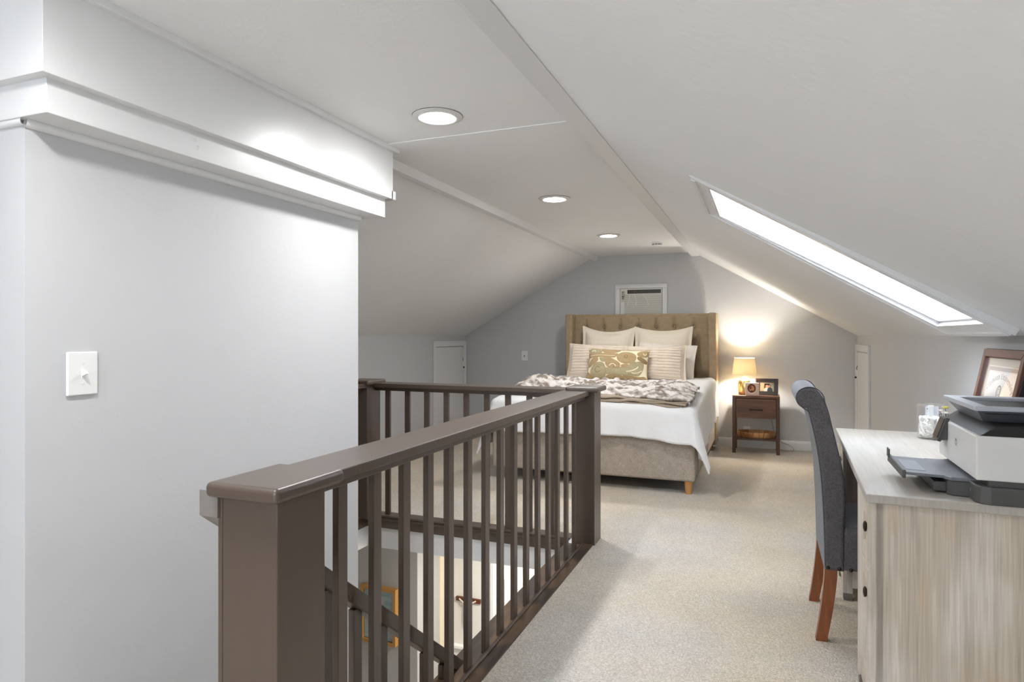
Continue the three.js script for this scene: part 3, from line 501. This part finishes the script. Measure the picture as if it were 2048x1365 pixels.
{
  const art = canvasTex(1024, 512, (c, W, H) => {
    c.fillStyle = '#e4d8b9'; c.fillRect(0, 0, W, H);
    const tan = '#a88f68', olive = '#a69a78', dk = '#8d7550', line = '#e4d8b9';
    const blob = (p, col, ring) => { c.beginPath(); c.moveTo(p[0], p[1]); for (let i = 2; i < p.length; i += 6) c.bezierCurveTo(...p.slice(i, i + 6)); c.closePath(); c.fillStyle = col; c.fill(); c.lineWidth = 32; c.lineJoin = 'round'; c.strokeStyle = col; c.stroke(); c.save(); c.clip(); c.lineWidth = 10; c.strokeStyle = dk; c.globalAlpha = 0.55; c.stroke(); c.restore(); if (ring) { c.lineWidth = 13; c.strokeStyle = dk; c.beginPath(); c.arc(...ring); c.stroke(); } };
    const swirl = (p, w, col = line) => { c.lineWidth = w; c.strokeStyle = col; c.lineCap = 'round'; c.beginPath(); c.moveTo(p[0], p[1]); c.bezierCurveTo(...p.slice(2)); c.stroke(); };
    blob([70, 420, 60, 330, 150, 250, 240, 262, 320, 275, 330, 380, 318, 520, 240, 530, 110, 520, 70, 420], olive, [190, 375, 46, 0.4, 5.8]);            // large drop with a ring
    blob([520, 150, 530, 60, 640, 40, 740, 70, 830, 100, 850, 170, 790, 220, 700, 260, 540, 260, 520, 150], tan, [660, 130, 26, 0, 6.3]);                // oval, top
    blob([250, 120, 360, 150, 440, 200, 520, 240, 600, 290, 560, 350, 470, 350, 380, 350, 340, 300, 330, 260, 320, 220, 300, 170, 250, 120], tan, [455, 290, 34, 3.4, 7.8]);
    blob([15, 110, 120, 70, 330, 110, 510, 90, 500, 120, 480, 150, 440, 150, 300, 130, 120, 150, 15, 170, 10, 150, 10, 130, 15, 110], tan);             // streak
    blob([20, 40, 90, -20, 200, 10, 235, 50, 200, 90, 100, 60, 60, 85, 40, 80, 20, 60, 20, 40], olive);
    blob([240, 20, 330, 40, 460, 20, 520, -10, 600, 10, 480, 60, 400, 75, 330, 80, 270, 60, 240, 20], tan);
    blob([20, 330, 30, 240, 80, 170, 150, 170, 190, 190, 170, 240, 120, 260, 80, 280, 60, 320, 20, 330], tan);
    blob([215, 180, 250, 170, 310, 190, 320, 225, 290, 240, 240, 240, 215, 180], olive);
    blob([340, 350, 450, 400, 600, 330, 700, 300, 830, 250, 900, 200, 950, 230, 990, 280, 930, 420, 880, 440, 700, 460, 480, 430, 340, 440, 335, 410, 330, 380, 340, 350], olive);   // plume
    blob([600, 300, 640, 270, 700, 270, 720, 290, 690, 310, 640, 330, 600, 300], tan);
    blob([740, 255, 770, 230, 830, 225, 850, 240, 830, 265, 780, 275, 740, 255], olive);
    blob([860, 60, 900, 20, 1010, 10, 1024, 40, 1024, 120, 960, 130, 900, 110, 870, 100, 850, 90, 860, 60], tan);
    blob([870, 140, 920, 140, 980, 170, 1015, 210, 1010, 240, 960, 220, 920, 190, 880, 175, 860, 160, 870, 140], dk);
    blob([350, 500, 400, 440, 560, 440, 640, 500, 560, 540, 420, 540, 350, 500], tan, [490, 500, 20, 0, 6.3]);
    blob([640, 470, 740, 460, 860, 500, 960, 470, 1000, 460, 1010, 490, 1000, 512, 860, 540, 700, 520, 640, 470], tan);
    blob([0, 440, 20, 420, 60, 480, 140, 512, 100, 530, 20, 530, 0, 512, 0, 490, 0, 460, 0, 440], tan);
    swirl([395, 300, 430, 250, 480, 260, 500, 310], 14); swirl([690, 390, 780, 380, 840, 350, 880, 300], 15); swirl([720, 430, 800, 420, 860, 400, 920, 390], 9, dk); swirl([780, 410, 840, 420, 900, 400, 940, 360], 12); swirl([60, 60, 90, 20, 130, 40, 120, 60], 12); swirl([940, 60, 960, 100, 990, 90, 990, 60], 12); swirl([30, 140, 180, 110, 330, 140, 470, 120], 7, line);
  });
  pillow('lumbar_pillow', 'small rectangular cushion with a gold and cream paisley pattern in front', cushion(0.64, 0.325, 0.14, { pinch: 0.045, seedN: 15, n: 48 }), phys(0xffffff, 0.85, { map: art, bumpMap: clothBump, bumpScale: 0.002 }), [-1.445, 0.945, -6.72], -0.3, -0.035, 0.04);
}

// ------------------------------------------------------------------ nightstand and what stands on it
{
  const t = thing('nightstand', 'small walnut nightstand with one drawer and an open shelf right of the bed', 'nightstand', [-0.09, 0, -7.43]);
  const w = 0.235, d = 0.165;
  for (const sx of [-1, 1]) for (const sz of [-1, 1]) { const x = sx * (w - 0.017), z = sz * (d - 0.017); obj('leg', B(x - 0.017, x + 0.017, 0, 0.592, z - 0.017, z + 0.017, 0.002), M.walnutDark, t); }
  obj('top', B(-w, w, 0.588, 0.613, -d, d, 0.003), M.walnut, t);
  obj('side_panel', B(-w + 0.006, -w + 0.02, 0.37, 0.59, -d + 0.03, d - 0.03), M.walnutDark, t); obj('side_panel', B(w - 0.02, w - 0.006, 0.37, 0.59, -d + 0.03, d - 0.03), M.walnutDark, t);
  const dr = obj('drawer', [B(-w + 0.036, w - 0.036, 0.375, 0.583, -d + 0.03, d - 0.012, 0.002)], M.walnut, t);
  obj('frame_edge', bars(-w + 0.037, w - 0.037, 0.376, 0.582, 0.024, d - 0.014, d - 0.006, 0.002), M.walnut, dr);
  obj('handle', [tube([[-0.068, 0.47, d + 0.016], [0.068, 0.47, d + 0.016]], 0.0075, 2, 8), tube([[-0.05, 0.47, d - 0.014], [-0.05, 0.47, d + 0.016]], 0.005, 2, 8), tube([[0.05, 0.47, d - 0.014], [0.05, 0.47, d + 0.016]], 0.005, 2, 8)], M.bronze, dr);
  obj('shelf', B(-w + 0.02, w - 0.02, 0.14, 0.158, -d + 0.01, d - 0.01, 0.002), M.walnutDark, t);
  // oval tray of wood pieces on the shelf
  const tr = thing('oval_tray', 'oval patchwork wooden tray on the lower shelf of the nightstand', 'tray', [-0.088, 0.158, -7.43]);
  obj('base', new THREE.CylinderGeometry(1, 1, 0.01, 48).scale(0.185, 1, 0.13).translate(0, 0.005, 0), M.walnutDark, tr);
  const tones = [0x9a6a3c, 0xc39560, 0x6d4526, 0xb98956, 0x80522d, 0xd0a873].map((c) => std(c, 0.6));
  for (let i = 0; i < 22; i++) {
    const a0 = i / 22 * Math.PI * 2, a1 = (i + 0.96) / 22 * Math.PI * 2;
    const g = sheet((u, v) => { const a = mix(a0, a1, u), f = 1 + 0.06 * v; return [Math.cos(a) * 0.186 * f, 0.004 + 0.056 * v, Math.sin(a) * 0.131 * f]; }, 4, 2, 0.009, -1);
    obj('rim_piece', g, tones[(i * 5 + (i % 3)) % 6], tr);
  }
  const rm = thing('remote_control', 'small dark remote control lying in the oval tray', 'remote', [-0.12, 0.168, -7.42], 0.5); obj('body', B(-0.05, 0.05, 0, 0.016, -0.018, 0.018, 0.005), M.dark, rm); for (let i = 0; i < 5; i++) obj('key', B(-0.04 + i * 0.018, -0.03 + i * 0.018, 0.014, 0.018, -0.005, 0.005, 0.001), std(0x8a8a88, 0.5), rm);
  const bx = thing('tissue_packet', 'folded grey cloth packet in the oval tray', 'packet', [0.0, 0.168, -7.40], -0.3); obj('body', B(-0.05, 0.05, 0, 0.022, -0.03, 0.03, 0.008), std(0xb5b1a8, 0.8), bx); obj('flap', B(-0.05, 0.05, 0.019, 0.026, -0.012, 0.03, 0.003), std(0xc9c6be, 0.8), bx);
}
{
  const t = thing('table_lamp', 'lit bedside lamp with gold glass base and cream shade', 'lamp', [-0.208, 0.613, -7.43]);
  const base = new THREE.LatheGeometry([[0, 0], [0.05, 0], [0.06, 0.006], [0.066, 0.03], [0.0695, 0.07], [0.068, 0.11], [0.061, 0.145], [0.046, 0.172], [0.028, 0.186], [0.014, 0.19], [0.013, 0.196], [0, 0.196]].map(([a, b]) => new THREE.Vector2(a, b)), 40);
  obj('base', base, M.gold, t); obj('neck', cyl(0, 0.19, 0, 0.012, 0.01, 0.07, 16), std(0xb69a5d, 0.3, { metalness: 1 }), t);
  const sh = new THREE.LatheGeometry([[0.128, 0.215], [0.105, 0.396], [0.1035, 0.396], [0.1265, 0.215], [0.128, 0.215]].map(([a, b]) => new THREE.Vector2(a, b)), 48);
  obj('shade', sh, phys(0xe8dab8, 0.95, { transmission: 0.10, thickness: 0 }), t);
  obj('spider', [tube([[-0.104, 0.385, 0], [0.104, 0.385, 0]], 0.002, 2, 6), tube([[0, 0.385, -0.104], [0, 0.385, 0.104]], 0.002, 2, 6)], M.bronze, t);
  obj('bulb', new THREE.SphereGeometry(0.026, 20, 14).translate(0, 0.29, 0), std(0xffffff, 0.5, { emissive: new THREE.Color(...BED_LAMP.color), emissiveIntensity: BED_LAMP.glow }), t);
  const l = new THREE.PointLight(new THREE.Color(...BED_LAMP.color), BED_LAMP.cd, 0, 2); l.position.set(0, 0.29, 0); l.castShadow = true; l.shadow.radius = 1.5; t.add(l);
  obj('cord', tube([[0.0, 0.012, -0.06], [0.1, 0.004, -0.12], [0.22, -0.02, -0.215], [0.30, -0.4, -0.222], [0.37, -0.52, -0.2], [0.47, -0.56, -0.16], [0.5, -0.6, -0.13], [0.42, -0.608, -0.12], [0.3, -0.606, -0.2]], 0.0028, 60, 6), std(0x8c8276, 0.5), t);
}
{
  const t = thing('framed_photo', 'dark wooden frame holding a photo of a couple, behind the small square print', 'photo frame', [0.018, 0.613, -7.40], -0.08);
  const fr = phys(0x2b1e17, 0.35), w = 0.113, h = 0.178;
  for (const g of bars(-w, w, 0, h, 0.042, -0.008, 0.010, 0.003)) obj('frame_bar', g, fr, t).rotation.x = -0.14;
  for (const g of bars(-w - 0.001, w + 0.001, -0.001, h + 0.001, 0.016, 0.006, 0.018, 0.004)) obj('outer_bead', g, fr, t).rotation.x = -0.14;
  const ph = canvasTex(280, 180, (c, W, H) => { const g = c.createLinearGradient(0, 0, W, 0); g.addColorStop(0, '#b3a888'); g.addColorStop(0.5, '#c9b796'); g.addColorStop(1, '#8e8a6b'); c.fillStyle = g; c.fillRect(0, 0, W, H); const e = (x, y, a, b, col) => { c.fillStyle = col; c.beginPath(); c.ellipse(x, y, a, b, 0, 0, 7); c.fill(); }; e(120, 90, 38, 62, '#6a3f22'); e(140, 80, 24, 32, '#d8a889'); e(128, 175, 48, 70, '#ece2d6'); e(190, 66, 28, 30, '#4a2f20'); e(186, 76, 20, 26, '#cf9d80'); e(200, 165, 52, 72, '#26262c'); });
  const p = obj('photo', new THREE.PlaneGeometry(2 * w - 0.082, h - 0.082).translate(0, h / 2, 0.004), std(0xffffff, 0.3, { map: ph }), t, true); p.rotation.x = -0.14;
  const st = obj('stand', B(-0.025, 0.025, 0, 0.13, -0.006, -0.002), M.dark, t); st.rotation.x = 0.35; st.position.z = -0.05;
  const s = thing('photo_block', 'small square blush print of a laughing face in front of the lamp', 'photo', [-0.128, 0.613, -7.335], 0.05);
  const ph2 = canvasTex(256, 256, (c) => { c.fillStyle = '#cdb4a4'; c.fillRect(0, 0, 256, 256); const e = (x, y, a, b, col) => { c.fillStyle = col; c.beginPath(); c.ellipse(x, y, a, b, 0, 0, 7); c.fill(); }; e(118, 110, 78, 92, '#5a2c18'); e(120, 118, 48, 62, '#b98558'); e(96, 96, 24, 40, '#7a3a20'); c.lineWidth = 12; c.strokeStyle = '#efe3d8'; c.beginPath(); c.arc(120, 150, 66, 0.5, 2.6); c.stroke(); e(122, 168, 26, 14, '#4a3a30'); });
  obj('block', B(-0.07, 0.07, 0, 0.134, -0.012, 0.012, 0.002), std(0xd0b8a8, 0.6), s); obj('print', new THREE.PlaneGeometry(0.138, 0.132).translate(0, 0.067, 0.0126), std(0xffffff, 0.5, { map: ph2 }), s, true);
  const pl = thing('power_plug', 'small white power plug low on the back wall behind the nightstand', 'plug', [-0.19, 0.12, ZB]); obj('outlet_plate', B(-0.035, 0.035, 0, 0.115, 0, 0.006, 0.002), M.white, pl); obj('plug_body', B(-0.02, 0.03, 0.015, 0.05, 0.004, 0.05, 0.006), M.white, pl);
}

// ------------------------------------------------------------------ desk
const deskPos = [0.290, 0, -2.245], deskTurn = -2.15 * Math.PI / 180;
{
  const t = thing('desk', 'whitewashed oak pedestal desk along the right knee wall', 'desk', deskPos, deskTurn);
  const L = 1.555, D = 0.575;
  obj('top', B(0, D, 0.735, 0.762, -L, 0, 0.004), M.oakTop, t);
  const ped = (z0, z1, near) => {
    const p = obj(near ? 'pedestal' : 'pedestal', [B(0.03, D - 0.02, 0.06, 0.735, z0, z1)], M.oak, t);
    for (const z of [z1 - 0.0, z0 + 0.045]) obj('corner_post', B(0.010, 0.052, 0.03, 0.735, z - (z === z1 ? 0.014 : 0.045), z, 0.003), M.oak, p);
    for (const z of [z1, z0]) obj('foot', B(0.012, 0.05, 0, 0.035, z - (z === z1 ? 0.045 : 0), z + (z === z1 ? 0 : 0.045), 0.002), M.greyWood, p);
    obj('end_panel', B(0.052, D - 0.03, 0.07, 0.735, z1 - 0.016, z1 - 0.006), M.oak, p);
    obj('plinth', B(0.014, 0.034, 0.05, 0.115, z0 + 0.045, z1 - 0.045, 0.003), M.oak, p); obj('side_stile', B(0.010, 0.034, 0.115, 0.735, z0 + 0.045, z0 + 0.17, 0.003), M.oak, p);
    for (const [y0, y1] of [[0.522, 0.722], [0.125, 0.514]]) {
      const za = z0 + 0.175, zb = z1 - 0.012, d = obj('drawer', B(0.016, 0.034, y0, y1, za, zb, 0.003), M.oak, p);
      obj('drawer_frame', [B(0.008, 0.02, y0, y1, za, za + 0.05, 0.003), B(0.008, 0.02, y0, y1, zb - 0.05, zb, 0.003), B(0.0083, 0.02, y0, y0 + 0.05, za + 0.045, zb - 0.045, 0.003), B(0.0083, 0.02, y1 - 0.05, y1, za + 0.045, zb - 0.045, 0.003)], M.oak, d);
      const k = new THREE.SphereGeometry(0.018, 18, 12); k.scale(0.35, 0.95, 0.7); const kz = near ? zb - 0.03 : (za + zb) / 2, ky = y1 > 0.6 ? 0.645 : 0.437;
      obj('knob', [k.translate(0.003, ky, kz), tube([[0.014, ky, kz], [0.002, ky, kz]], 0.006, 2, 8)], M.bronze, d);
    }
  };
  ped(-0.41, -0.025, true); ped(-L + 0.02, -L + 0.39, false);
  obj('apron', B(D - 0.05, D - 0.03, 0.35, 0.735, -L + 0.38, -0.4), M.oak, t);
  obj('keyboard_rail', B(0.06, 0.075, 0.69, 0.735, -L + 0.39, -0.41, 0.002), M.dark, t);
}
// chair
{
  const t = thing('dining_chair', 'charcoal linen chair with rolled back tucked into the desk', 'chair', [0, 0, 0]);
  const z0 = -3.385, z1 = -2.9;
  const s = new THREE.Shape();
  s.moveTo(0.226, 0.296); s.bezierCurveTo(0.224, 0.40, 0.222, 0.50, 0.216, 0.60); s.bezierCurveTo(0.210, 0.72, 0.192, 0.84, 0.160, 0.952);
  s.bezierCurveTo(0.140, 0.948, 0.120, 0.965, 0.1175, 0.993); s.bezierCurveTo(0.116, 1.020, 0.140, 1.040, 0.172, 1.039); s.bezierCurveTo(0.212, 1.036, 0.232, 0.985, 0.247, 0.92);
  s.bezierCurveTo(0.262, 0.85, 0.284, 0.76, 0.297, 0.69); s.bezierCurveTo(0.306, 0.62, 0.305, 0.56, 0.298, 0.49); s.lineTo(0.298, 0.296); s.closePath();
  const back = obj('backrest', prismZ(s, z0, z1, 0.012, 3), M.chairFabric, t);
  const pts = s.getSpacedPoints(90).filter((p) => p.y > 0.31); 
  for (const z of [z1 - 0.005, z0 + 0.005]) obj('piping', tube(pts.filter((_, i) => i % 2 === 0).map((p) => [p.x + (p.x > 0.23 ? -0.004 : 0.004), p.y, z]), 0.0024, 160, 6), M.chairSeam, back);
  obj('seat', [B(0.285, 0.735, 0.40, 0.475, z0 + 0.002, z1 - 0.002, 0.028), B(0.29, 0.73, 0.30, 0.43, z0 + 0.006, z1 - 0.006, 0.010)], M.chairFabric, t);
  const leg = (xt, xb, z, dir) => { const f = (y, x0, x1, a, b) => [[x0, y, a], [x1, y, a], [x1, y, b], [x0, y, b]]; const g = new THREE.BoxGeometry(0.048, 0.31, 0.046, 1, 6, 1), p = g.attributes.position; for (let i = 0; i < p.count; i++) { const k = (p.getY(i) + 0.155) / 0.31, q = Math.max(0, 1 - k); p.setXYZ(i, p.getX(i) * mix(0.86, 1, k) + mix(xt, xb, q ** 1.5), k * 0.31, p.getZ(i) * mix(0.85, 1, k) + z); } g.computeVertexNormals(); obj('leg', g, M.chairLeg, t); };
  leg(0.251, 0.214, z1 - 0.03); leg(0.251, 0.214, z0 + 0.03); leg(0.70, 0.705, z1 - 0.03); leg(0.70, 0.705, z0 + 0.03);
  const nail = new THREE.SphereGeometry(0.008, 12, 8);
  for (const z of [z1, z0]) for (let i = 0; i < 12; i++) obj('nailhead', nail.clone().scale(1, 1, 0.6).translate(0.238 + i * 0.042, 0.308, z), M.bronze, t);
}

// ------------------------------------------------------------------ printer
{
  const t = thing('printer', 'white and charcoal office printer with open paper tray on the near end of the desk', 'printer', [0.57, 0.762, -2.225], -0.02);
  const wht = std(0xd9d7d3, 0.45), gry = std(0x4c4b49, 0.48), grm = std(0x6c6f74, 0.42), blk = std(0x161514, 0.4);
  const W = 0.475, D = 0.33;
  obj('base', [prismY([[0.0, -0.03], [0.012, -0.008], [0.035, 0.002], [D, 0.002], [D, -W], [0.03, -W], [0.0, -W + 0.03]], 0.0, 0.052, 0.004), B(0.03, D - 0.01, 0.045, 0.075, -W + 0.02, -0.012, 0.008)], gry, t);
  obj('shell', B(0.0, D, 0.069, 0.197, -W, -0.004, 0.004), wht, t);
  const p = obj('scanner_bed', prismZ([[0.012, 0.197], [D - 0.01, 0.197], [D - 0.01, 0.225], [0.05, 0.225]], -W + 0.01, -0.015, 0.003), blk, t);
  const fr = (a, b) => { const q = [[0, 1, 5, 4], [1, 2, 6, 5], [2, 3, 7, 6], [3, 0, 4, 7], [4, 5, 6, 7], [3, 2, 1, 0]], v = [...a, ...b], pos = []; for (const f of q) for (const i of [0, 1, 2, 0, 2, 3]) pos.push(...v[f[i]]); const g = new THREE.BufferGeometry(); g.setAttribute('position', new THREE.Float32BufferAttribute(pos, 3)); g.setAttribute('uv', new THREE.Float32BufferAttribute(new Float32Array(pos.length / 3 * 2), 2)); g.computeVertexNormals(); return g; };
  const ring = (x0, x1, z0, z1, y) => [[x0, y, z1], [x1, y, z1], [x1, y, z0], [x0, y, z0]];
  const lid = obj('lid', fr(ring(0.055, D - 0.02, -W + 0.05, -0.15, 0.218), ring(0.022, D - 0.012, -W - 0.006, -0.088, 0.264)), grm, t);
  obj('lid_top', [B(0.015, D - 0.01, 0.262, 0.276, -W - 0.012, -W + 0.05, 0.003), B(0.015, D - 0.01, 0.262, 0.276, -0.105, -0.08, 0.003), B(0.015, 0.05, 0.262, 0.276, -W + 0.0497, -0.1047, 0.001), B(D - 0.06, D - 0.01, 0.262, 0.276, -W + 0.0497, -0.1047, 0.001)], std(0xb4b7bd, 0.4), lid);
  obj('feeder_recess', B(0.045, D - 0.05, 0.252, 0.266, -W + 0.04, -0.1), blk, lid);
  const cp = obj('control_panel', B(-0.006, 0.006, 0.0, 0.085, -0.075, 0.0, 0.003), gry, t); cp.position.set(-0.026, 0.128, -0.345); cp.rotation.z = -0.32;
  obj('screen', B(-0.009, -0.005, 0.01, 0.08, -0.07, -0.005, 0.001), phys(0x2b211d, 0.4), cp);
  obj('panel_hinge', prismZ([[-0.002, 0.135], [-0.03, 0.13], [-0.002, 0.2]], -0.415, -0.345), gry, t);
  // emblem
  const lg = canvasTex(128, 128, (c) => { c.fillStyle = '#d9d7d3'; c.fillRect(0, 0, 128, 128); c.fillStyle = '#77787a'; c.beginPath(); c.arc(64, 64, 60, 0, 7); c.fill(); c.fillStyle = '#e4e4e2'; c.font = 'italic bold 74px sans-serif'; c.textAlign = 'center'; c.textBaseline = 'middle'; c.fillText('hp', 62, 60); });
  const em = new THREE.CircleGeometry(0.0125, 32); em.rotateY(-Math.PI / 2); obj('emblem', em.translate(-0.0008, 0.145, -0.235), std(0xffffff, 0.3, { map: lg }), t, true);
  // output tray
  obj('tray_body', [prismY([[-0.052, -0.105], [-0.04, -0.088], [0.02, -0.082], [0.02, -0.40], [-0.052, -0.40]], 0.0, 0.046, 0.004)], gry, t);
  obj('tray_cover', [prismY([[-0.058, -0.105], [-0.044, -0.084], [0.05, -0.08], [0.05, -0.41], [-0.058, -0.41]], 0.046, 0.058, 0.003)], grm, t);
  const ex = obj('tray_extension', B(-0.165, -0.05, 0.047, 0.056, -0.40, -0.105, 0.002), grm, t); ex.rotation.z = -0.03;
  obj('tray_insert', B(-0.155, -0.1, 0.0535, 0.0575, -0.33, -0.15, 0.001), std(0x82868c, 0.4), ex);
  obj('tray_stop', [B(-0.172, -0.162, 0.036, 0.062, -0.405, -0.1, 0.003), B(-0.175, -0.171, 0.055, 0.085, -0.405, -0.36, 0.001)], gry, ex);
  obj('lower_drawer', B(-0.085, -0.03, 0.006, 0.036, -0.40, -0.115, 0.004), gry, t);
  const mk = canvasTex(64, 64, (c) => { c.fillStyle = '#4c4b49'; c.fillRect(0, 0, 64, 64); c.strokeStyle = '#cfcfcb'; c.lineWidth = 6; c.strokeRect(22, 10, 22, 18); c.strokeRect(22, 36, 22, 18); });
  const mg = new THREE.PlaneGeometry(0.012, 0.012); mg.rotateY(-Math.PI / 2); obj('port_mark', mg.translate(-0.0012, 0.03, -0.06), std(0xffffff, 0.5, { map: mk }), t, true);
}
// framed diploma leaning on the knee wall
{
  const t = thing('framed_diploma', 'university diploma in a cherry wood frame leaning on the wall behind the printer', 'diploma', [0.795, 0.766, -3.015]);
  const inner = { name: 'frame' }, w = 0.235, h = 0.435, lean = 0.2;
  const fr = phys(0x57281a, 0.32, { clearcoat: 0.3 }), frD = phys(0x241c1a, 0.4);
  const add = (n, g, m, k = false) => { g.rotateZ(-lean); return obj(n, g, m, t, k); };
  for (const g of bars(-w, w, 0, h, 0.033, -0.004, 0.022, 0.005)) add('frame_bar', g.rotateY(-Math.PI / 2), fr);
  for (const g of bars(-w - 0.003, w + 0.003, -0.0, h + 0.003, 0.014, -0.012, 0.013, 0.004)) add('outer_edge', g.rotateY(-Math.PI / 2), frD);
  add('back_board', B(0.0, 0.006, 0.012, h - 0.012, -w + 0.012, w - 0.012), frD);
  const tex = canvasTex(1024, 900, (c, W, H) => {
    c.fillStyle = '#b3a694'; c.fillRect(0, 0, W, H); c.fillStyle = '#ddd3ca'; c.fillRect(70, 80, W - 140, H - 160); c.fillStyle = '#a3979a'; c.fillRect(82, 92, W - 164, H - 184); c.fillStyle = '#e2dad6'; c.fillRect(112, 128, W - 224, H - 250); c.fillStyle = '#eceae8'; c.fillRect(124, 140, W - 248, H - 274);
    c.fillStyle = '#6f7074'; c.font = 'bold 74px serif'; c.textAlign = 'center';
    const txt = [...'Clemson University'], wd = txt.map((q) => c.measureText(q).width + 3), all = wd.reduce((p, q) => p + q, 0); let at = -all / 2;
    txt.forEach((q, i) => { const a = (at + wd[i] / 2) / 540; at += wd[i]; c.save(); c.translate(512 + Math.sin(a) * 530, 722 - Math.cos(a) * 520); c.rotate(a); c.fillText(q, 0, 0); c.restore(); });
    c.lineWidth = 17; c.strokeStyle = '#55585a'; c.beginPath(); c.arc(512, 325, 56, 0, 7); c.stroke(); c.lineWidth = 6; c.beginPath(); c.arc(512, 325, 30, 0, 7); c.stroke();
    c.fillStyle = '#a4a4a6'; for (let i = 0; i < 6; i++) c.fillRect(240 + (i % 2) * 50, 420 + i * 32, 544 - (i % 2) * 100, 8);
  });
  const pg = new THREE.PlaneGeometry(2 * w - 0.062, h - 0.062); pg.rotateY(-Math.PI / 2); add('certificate', pg.translate(-0.006, h / 2, 0), std(0xffffff, 0.6, { map: tex }), true);
  add('glass', B(-0.012, -0.010, 0.036, h - 0.036, -w + 0.036, w - 0.036), M.glass);
}
// jar, card and posy at the far end of the desk
{
  const t = thing('glass_jar', 'glass jar filled with white yarn at the back of the desk', 'jar', [0.728, 0.762, -3.56]);
  const prof = [[0.0, 0], [0.052, 0], [0.056, 0.006], [0.056, 0.16], [0.054, 0.165], [0.052, 0.16], [0.052, 0.008], [0.0, 0.008]];
  obj('jar_glass', new THREE.LatheGeometry(prof.map(([a, b]) => new THREE.Vector2(a, b)), 32), phys(0xffffff, 0.03, { transmission: 1, thickness: 0, ior: 1.45 }), t);
  const y = []; for (let i = 0; i < 14; i++) { const pts = []; for (let k = 0; k < 14; k++) { const a = rr(0, 6.28), r = rr(0.02, 0.044); pts.push([Math.cos(a) * r, rr(0.016, 0.105), Math.sin(a) * r]); } y.push(tube(pts, 0.0065, 120, 5)); }
  const yn = obj('yarn', y, std(0xe4e2dc, 0.9), t); yn.userData.kind = 'stuff';
  const tg = obj('paper_tag', B(-0.012, 0.012, 0.1, 0.158, 0.0, 0.004, 0.001), M.white, t); tg.rotation.y = 0.4;
  const c = thing('greeting_card', 'upright white card with dark lettering between jar and printer', 'card', [0.762, 0.762, -3.69], 0.35);
  const tex = canvasTex(128, 256, (g) => { g.fillStyle = '#e6eaee'; g.fillRect(0, 0, 128, 256); g.fillStyle = '#20242a'; for (let i = 0; i < 3; i++) { g.fillRect(14 + i * 6, 14 + i * 22, 60 - i * 14, 14); } g.fillStyle = '#9fc3d6'; g.fillRect(60, 90, 60, 160); });
  const a = obj('front_leaf', B(-0.032, 0.032, 0, 0.142, -0.001, 0.001), M.white, c); obj('print', new THREE.PlaneGeometry(0.063, 0.14).translate(0, 0.071, 0.0016), std(0xffffff, 0.6, { map: tex }), a, true);
  const b2 = obj('back_leaf', B(-0.032, 0.032, 0, 0.142, -0.001, 0.001), M.white, c); b2.rotation.y = 0.6; b2.position.set(0.006, 0, -0.02);
  const v = thing('flower_posy', 'tiny posy with a yellow flower behind the white card', 'flowers', [0.842, 0.762, -3.76]);
  obj('pot', new THREE.LatheGeometry([[0, 0], [0.02, 0], [0.026, 0.05], [0.028, 0.065], [0.025, 0.065], [0.022, 0.05], [0.0, 0.04]].map(([p, q]) => new THREE.Vector2(p, q)), 24), std(0xcfd2ce, 0.4), v);
  const cols = [0xd9c94e, 0xd9cfc8, 0xb0a6a8, 0xe3dcd6];
  for (let i = 0; i < 7; i++) { const ang = i * 0.9, r = i ? 0.028 : 0, h = i ? rr(0.09, 0.115) : 0.13, fx = Math.cos(ang) * r - 0.01, fz = Math.sin(ang) * r; const st = obj('stem', tube([[0, 0.05, 0], [fx, h, fz]], 0.0015, 4, 5), std(0x6c7a4a, 0.7), v); const pet = []; for (let k = 0; k < 6; k++) { const pa = k / 6 * 6.28; pet.push(new THREE.SphereGeometry(0.009, 8, 6).scale(1, 0.6, 1).translate(fx + Math.cos(pa) * 0.008, h + 0.002, fz + Math.sin(pa) * 0.008)); } obj('blossom', pet, std(cols[i ? 1 + i % 3 : 0], 0.7), st); }
}

scene.traverse((o) => { if (o.isMesh) { o.castShadow = true; o.receiveShadow = true; } });
renderer.render(scene, camera);
